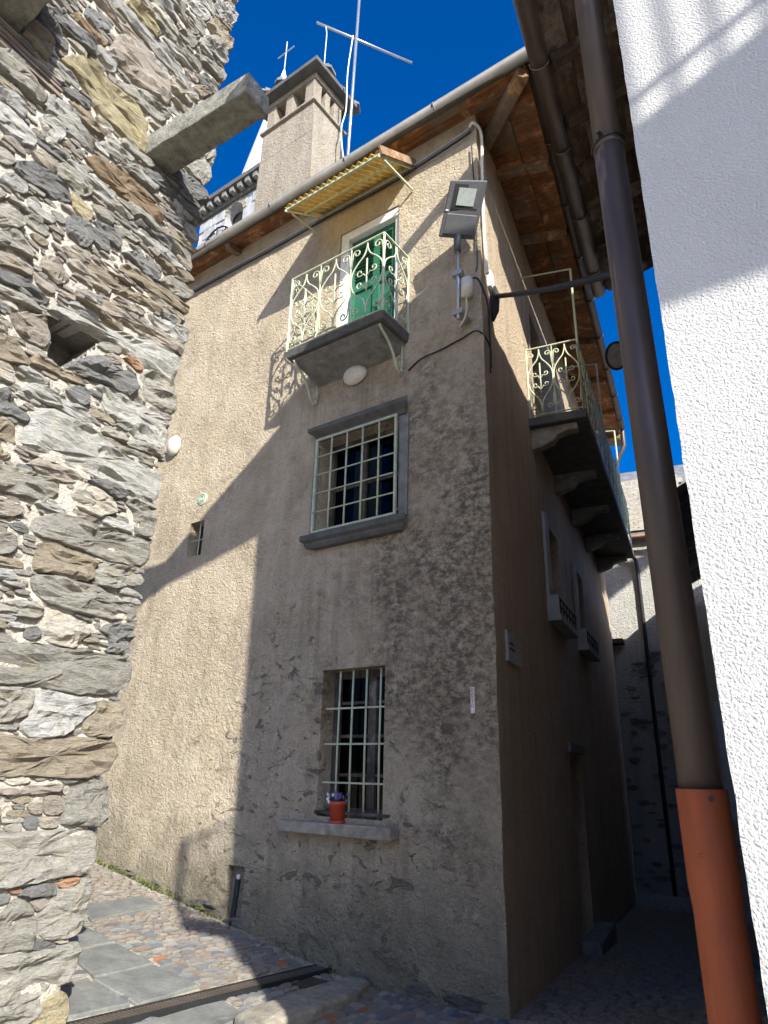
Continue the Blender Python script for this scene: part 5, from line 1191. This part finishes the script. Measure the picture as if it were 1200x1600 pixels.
m.build('bell_wheel', M['iron_dark'], ct)

# ------------------------------------------------------------------ things fixed to the houses
an = thing('roof_antenna', 'thin steel roof antenna mast with a slanting boom beside the chimney', 'antenna', FF, (2.9, -1.0, 9.4))
m = MB(); m.tube([(2.9, -1., 9.4), (2.78, -1., 15.6)], .027, 8); m.build('mast', M['grey_metal'], an, smooth=True)
m = MB(); m.tube([(3.30, -.45, 14.2), (2.30, -2.05, 14.2)], .025, 8); m.build('boom', M['grey_metal'], an, smooth=True)
m = MB(); m.tube(cat([(3.2, -.6, 14.18), (3.19, -.62, 14.0), (3.25, -.68, 13.8), (3.32, -.75, 13.5), (3.35, -.8, 13.35)], 5), .010, 6); m.build('cable', M['white'], an, smooth=True)
m = MB(); m.tube(cat([(2.86, -.96, 14.1), (2.93, -.95, 13.2), (2.92, -.95, 12.3), (2.99, -.94, 11.9), (2.95, -.94, 11.4), (2.86, -.95, 10.9)], 6), .012, 6); m.build('cable', M['white'], an, smooth=True)
m = MB(); m.box((2.78, -1.1, 10.6), (3.05, -.9, 11.0)); m.build('junction_box', M['white'], an, bevel=.02)

def blob(c, a, b, d, n=14, k=8):
    m = MB(); prof = [(max(.02, math.cos(t*math.pi/2/k))*1., math.sin(t*math.pi/2/k)) for t in range(k+1)]
    for (r_, h) in prof:
        for i in range(n): t = 2*math.pi*i/n; m.v.append((c[0]+a*r_*math.cos(t), c[1]+d*h, c[2]+b*r_*math.sin(t)))
    for j in range(k):
        for i in range(n): m.f.append((j*n+i, j*n+(i+1) % n, (j+1)*n+(i+1) % n, (j+1)*n+i)[::-1])
    m.f.append(tuple(k*n+i for i in range(n)))
    return m
for (u, z, a, b, lab) in ((1.68, 6.02, .17, .125, 'oval cream wall light under the small balcony'), (4.99, 6.0, .13, .16, 'small cream dome light on the sunlit wall near the rubble wall')):
    t_ = thing('wall_light', lab, 'wall light', FF, (u, 0, z), 'oval wall lights'); blob((u, .02, z), a, b, .10).build('dome', M['cream'], t_, smooth=True)
    m = MB(); m.tube([(u, -.02, z), (u, .03, z)], min(a, b)*.8, 16); m.build('base', M['greypaint'], t_)
t_ = thing('house_medallion', 'small round green medallion above the little window', 'medallion', FF, (4.218, 0, 5.0))
m = MB(); m.tube([(4.218, -.01, 5.006), (4.218, .025, 5.006)], .085, 24); m.build('disc', M['cream'], t_)
m = MB()
for r_ in (.062, .032): m.tube([(4.218+r_*math.cos(k/20*2*math.pi), .027, 5.006+r_*math.sin(k/20*2*math.pi)) for k in range(21)], .008, 5)
m.build('print', M['lawn'], t_)

def text_mesh(name, s_, size, mat_, parent, place):
    cu = bpy.data.curves.new(name, 'FONT'); cu.body = s_; cu.size = size; cu.align_x = 'CENTER'; cu.align_y = 'CENTER'; cu.extrude = .0006
    to = bpy.data.objects.new(name, cu); col.objects.link(to)
    me = bpy.data.meshes.new_from_object(to.evaluated_get(bpy.context.evaluated_depsgraph_get())); bpy.data.objects.remove(to)
    m = MB(); m.v = [tuple(place(v.co.x, v.co.y, v.co.z)) for v in me.vertices]; m.f = [tuple(p.vertices) for p in me.polygons]
    return m.build(name, mat_, parent)
np_ = thing('number_strip', 'narrow white number strip with red digits 0050 near the house corner', 'number plate', FF, (.23, .01, 2.25))
m = MB(); m.box((.212, .0, 2.14), (.250, .022, 2.36)); m.build('plate', M['white'], np_)
for k, d_ in enumerate('0050'):
    zc = 2.335-k*.043
    text_mesh('digit', d_, .052, M['red'], np_, lambda x, y, z, zc=zc: (.231-x, .0235+z, zc-.004+y))
sg = thing('street_sign', 'small grey street sign plate on the shaded alley wall', 'sign', SF, (-.56, .02, 2.76))
m = MB(); m.box((-.30, .005, 2.62), (-.84, .035, 2.90)); m.build('plate', M['greypaint'], sg, bevel=.004)
for k, (a, b) in enumerate(((.36, .50), (.36, .54))):
    m = MB(); m.box((-a, .035, 2.775-.05*k), (-b, .0375, 2.80-.05*k)); m.build('lettering', M['ink'], sg)

# flower pot
fp = thing('flower_pot', 'red flower pot with white and violet flowers on the window sill', 'flower pot', FF, (1.66, .045, 1.205))
c_ = (1.66, .045, 1.205)
m = MB(); m.lathe(c_, [(.072, .0), (.080, .002), (.083, .022), (.070, .024)], 24); m.build('saucer', M['pot'], fp, smooth=True)
m = MB(); m.lathe(c_, [(.066, .012), (.078, .150), (.084, .152), (.085, .185), (.077, .187), (.072, .16)], 24); m.build('pot', M['pot'], fp, smooth=True)
m = MB(); m.lathe(c_, [(.074, .160), (.02, .168)], 16); m.build('soil', M['wood_dark'], fp)
rr = random.Random(6)
lf = MB(); 
for k in range(70):
    a = rr.uniform(0, 6.28); r_ = rr.uniform(0, .10); h = rr.uniform(.17, .25); p = Vector((c_[0]+r_*math.cos(a), c_[1]+r_*math.sin(a)*.7, c_[2]+h)); d = Vector((rr.uniform(-1, 1), rr.uniform(-1, 1), rr.uniform(-.3, 1))).normalized()*.026; e = d.cross(Vector((0, 0, 1))).normalized()*.011
    lf.add([p, p+d*.5+e, p+d, p+d*.5-e], [(0, 1, 2, 3)])
lf.build('leaves', M['leaf'], fp)
for k in range(22):
    wht = k < 7; a = rr.uniform(0, 6.28); r_ = rr.uniform(.02, .11)
    p = Vector((c_[0]+(.07+rr.uniform(-.03, .035) if wht else -.02+rr.uniform(-.085, .075)), c_[1]+rr.uniform(-.03, .075), c_[2]+rr.uniform(.19, .285)-(.03 if wht else 0))); m = MB()
    for q in range(5):
        t = q*2*math.pi/5+a; d = Vector((math.cos(t), rr.uniform(.0, .3), math.sin(t)))*.017; e = Vector((-math.sin(t), 0, math.cos(t)))*.009
        m.add([p, p+d*.6+e, p+d, p+d*.6-e], [(0, 1, 2, 3)])
    m.build('flower', M['petal_w'] if wht else M['petal_v'], fp)

# street light on its wall pole
slt = thing('street_light', 'flat grey street light tilted up on a wall-mounted steel pole', 'street light', FF, (.18, .2, 6.1))
m = MB(); m.tube([(.18, .2, 6.08), (.18, .2, 7.02)], .024, 12); m.build('pole', M['grey_metal'], slt, smooth=True)
BLc, BRc, TRc, TLc = Vector((.33, .33, 7.15)), Vector((.03, .07, 7.15)), Vector((-.28, .32, 7.60)), Vector((.04, .55, 7.60))
nrm = (BRc-BLc).cross(TLc-BLc).normalized()
if nrm.z > 0: nrm = -nrm
m = MB(); P = [BLc, BRc, TRc, TLc]; m.hexa([p for p in P]+[p-nrm*.06 for p in P]); m.build('housing', M['lampbody'], slt, bevel=.012)
def hq(x, y, d): return BLc+(BRc-BLc)*x+(TLc-BLc)*y+nrm*d
m = MB(); P = [hq(.14, .50, -.03), hq(.86, .50, -.03), hq(.86, .94, -.03), hq(.14, .94, -.03)]; m.hexa(P+[p+nrm*.044 for p in P]); m.build('lens_frame', M['black'], slt)
m = MB(); P = [hq(.26, .57, .0), hq(.74, .57, .0), hq(.74, .88, .0), hq(.26, .88, .0)]; m.hexa(P+[p+nrm*.022 for p in P]); m.build('lens', M['lens'], slt)
m = MB(); P = [hq(.08, .05, .002), hq(.92, .05, .002), hq(.92, .42, .002), hq(.08, .42, .002)]; m.hexa(P+[p+nrm*.014 for p in P]); m.build('driver_cover', M['lampbody'], slt, bevel=.008)
for x in (.02, .90):
    m = MB(); P = [hq(x, .46, .002), hq(x+.08, .46, .002), hq(x+.08, .485, .002), hq(x, .485, .002)]; m.hexa(P+[p+nrm*.006 for p in P]); m.build('clip', M['white'], slt)
m = MB(); m.tube([(.18, .2, 6.96), (.18, .2, 7.06), (.17, .205, 7.17)], .040, 14); m.build('socket', M['lampbody'], slt, smooth=True)
for z in (6.16, 6.66):
    m = MB(); m.box((.14, .0, z-.025), (.22, .185, z+.025)); m.box((.12, .17, z-.03), (.24, .235, z+.03)); m.build('wall_bracket', M['grey_metal'], slt, bevel=.006)
m = MB(); m.tube([(.09, .17, 6.34), (.09, .17, 6.56)], .065, 18); m.build('ballast', M['cream'], slt, smooth=True)
m = MB(); m.tube(cat([(.10, .17, 6.34), (.10, .17, 6.22), (.13, .16, 6.10), (.2, .14, 6.04), (.25, .06, 6.1), (.26, .0, 6.16)], 6), .012, 6); m.build('lead', M['cream'], slt, smooth=True)

# cables
def cable(pts, rad, mat_, lab, frame=FF, name='cable', n=6):
    P = cat(pts, 8); o = MB(); o.tube(P, rad, n); ob = o.build(name, mat_, frame=frame, origin=tuple(pts[0]), smooth=True)
    tag(ob, lab, 'cable', None); return ob
cable([(9.4, .03, 8.80), (5.2, .035, 8.81), (3.2, .03, 8.79), (2.3, .035, 8.80), (1.2, .03, 8.78), (.35, .04, 8.84), (.06, .05, 8.86)],   .015, M['greypaint'], 'thick pale cable bundle running along the wall under the eave')
cable([(9.4, .03, 8.73), (5.2, .035, 8.74), (3.2, .03, 8.72), (2.3, .035, 8.73), (1.2, .03, 8.71), (.35, .04, 8.77), (.04, .05, 8.80)], .012, M['black'], 'thin dark cable just below the pale bundle under the eave')
def spv(s_, w, z): p = sp(s_, w, z); return (p.x, p.y, p.z)
cable([(.06, .05, 8.88), (.0, .06, 8.90), spv(.04, .05, 8.80), spv(.05, .04, 8.2), spv(.04, .035, 7.4), spv(.06, .04, 6.9), spv(.06, .05, 6.75)], .020, M['cream'], 'pale cable turning the house corner and running down it')
cable([(.05, .03, 8.6), (.03, .03, 7.6), (.03, .03, 6.9), (.05, .03, 6.75)], .008, M['black'], 'thin dark wire running down the house corner')
cable([(.93, .02, 5.82), (.75, .03, 5.90), (.5, .02, 5.93), (.25, .02, 5.97), (.05, .03, 5.98), spv(.12, .03, 5.85), spv(.14, .02, 5.55)], .010, M['black'], 'thin dark wire crossing the wall beside the upper window to the corner')
cable([(.25, .06, 6.62), (.10, .03, 6.68), (.02, .03, 6.62), spv(.08, .03, 6.4), spv(.12, .03, 6.1), spv(.13, .03, 5.6)], .010, M['black'], 'black lead looping from the street light round the corner')
e_ = ap(1.5, .02, 4.42); s0_ = sp(.30, .06, 6.62)
cable([tuple(s0_), tuple(s0_.lerp(e_, .33)+Vector((0, 0, -.03))), tuple(s0_.lerp(e_, .66)+Vector((0, 0, -.03))), tuple(e_)], .026, M['black'], 'thick black cable bundle spanning the alley to the white house')
jb = thing('cable_clamp', 'white and black cable clamp on the alley corner', 'cable clamp', FF, spv(.28, 0, 6.6))
m = MB(); P = [sp(.22, .0, 6.72), sp(.36, .0, 6.72), sp(.36, .05, 6.72), sp(.22, .05, 6.72)]; m.hexa(P+[p+Vector((0, 0, .22)) for p in P]); m.build('white_box', M['white'], jb, bevel=.01)
m = MB(); m.tube([spv(.30, .06, 6.75), spv(.29, .07, 6.62), spv(.29, .06, 6.42), spv(.30, .03, 6.30)], .045, 10, rads=[.02, .05, .045, .015]); m.build('insulator', M['black'], jb, smooth=True)
# grey oval plate with a black rim hung in the alley
ov = thing('oval_plate', 'grey convex oval plate with black rim between the eaves', 'mirror', FF, spv(4.2, .95, 7.9))
c_ = sp(4.4, 1.05, 8.15); xd = Vector((SN.dot(FD), SN.dot(FN), 0)); 
m = MB(); m.tube([c_+xd*.16*math.cos(t/20*2*math.pi)+Vector((0, 0, .26))*math.sin(t/20*2*math.pi) for t in range(21)], .022, 6); m.build('rim', M['black'], ov, smooth=True)
m = MB(); m.v = [tuple(c_+xd*.155*math.cos(t/20*2*math.pi)+Vector((0, 0, .255))*math.sin(t/20*2*math.pi)) for t in range(20)]; m.f = [tuple(range(20))]; m.build('face', M['granite_lt'], ov)
m = MB(); m.tube([c_+xd*.16, c_+xd*.5], .015, 6); m.build('arm', M['black'], ov)
# black drain pipe in the niche
dn = thing('niche_pipe', 'short black drain pipe in a niche at the foot of the wall', 'pipe', FF, (2.97, .0, .2))
m = MB(); m.tube([(2.97, -.03, .62), (2.975, -.02, .45), (2.985, -.01, .25), (2.99, .0, .16)], .026, 10); m.build('pipe', M['black'], dn, smooth=True)
m = MB(); m.tube([(2.97, -.03, .60), (2.97, -.03, .66)], .018, 8); m.build('cap', M['cream'], dn, smooth=True)
# moss at the foot of the wall
mo = MB(); rr = random.Random(8)
for k in range(420):
    u = rr.choice((rr.gauss(3.55, .22), rr.gauss(4.9, .3), rr.gauss(4.2, .15), rr.uniform(1.6, 5.4))); v = abs(rr.gauss(.01, .02)); z = gz(u, .03)+rr.uniform(-.01, .035); s1 = rr.uniform(.008, .022)
    p = Vector((u, v, z)); a = Vector((rr.uniform(-1, 1), rr.uniform(-.2, 1), rr.uniform(-1, 1)))*s1; b = Vector((rr.uniform(-1, 1), rr.uniform(-.2, 1), rr.uniform(-1, 1)))*s1
    mo.add([p, p+a, p+a+b, p+b, p+Vector((0, s1, s1))], [(0, 1, 2, 3), (0, 1, 4), (2, 3, 4)])
tag(mo.build('moss', M['moss'], frame=FF, origin=(3.5, 0, .3)), 'yellow-green moss tufts along the foot of the sunlit wall', 'moss', kind='stuff')
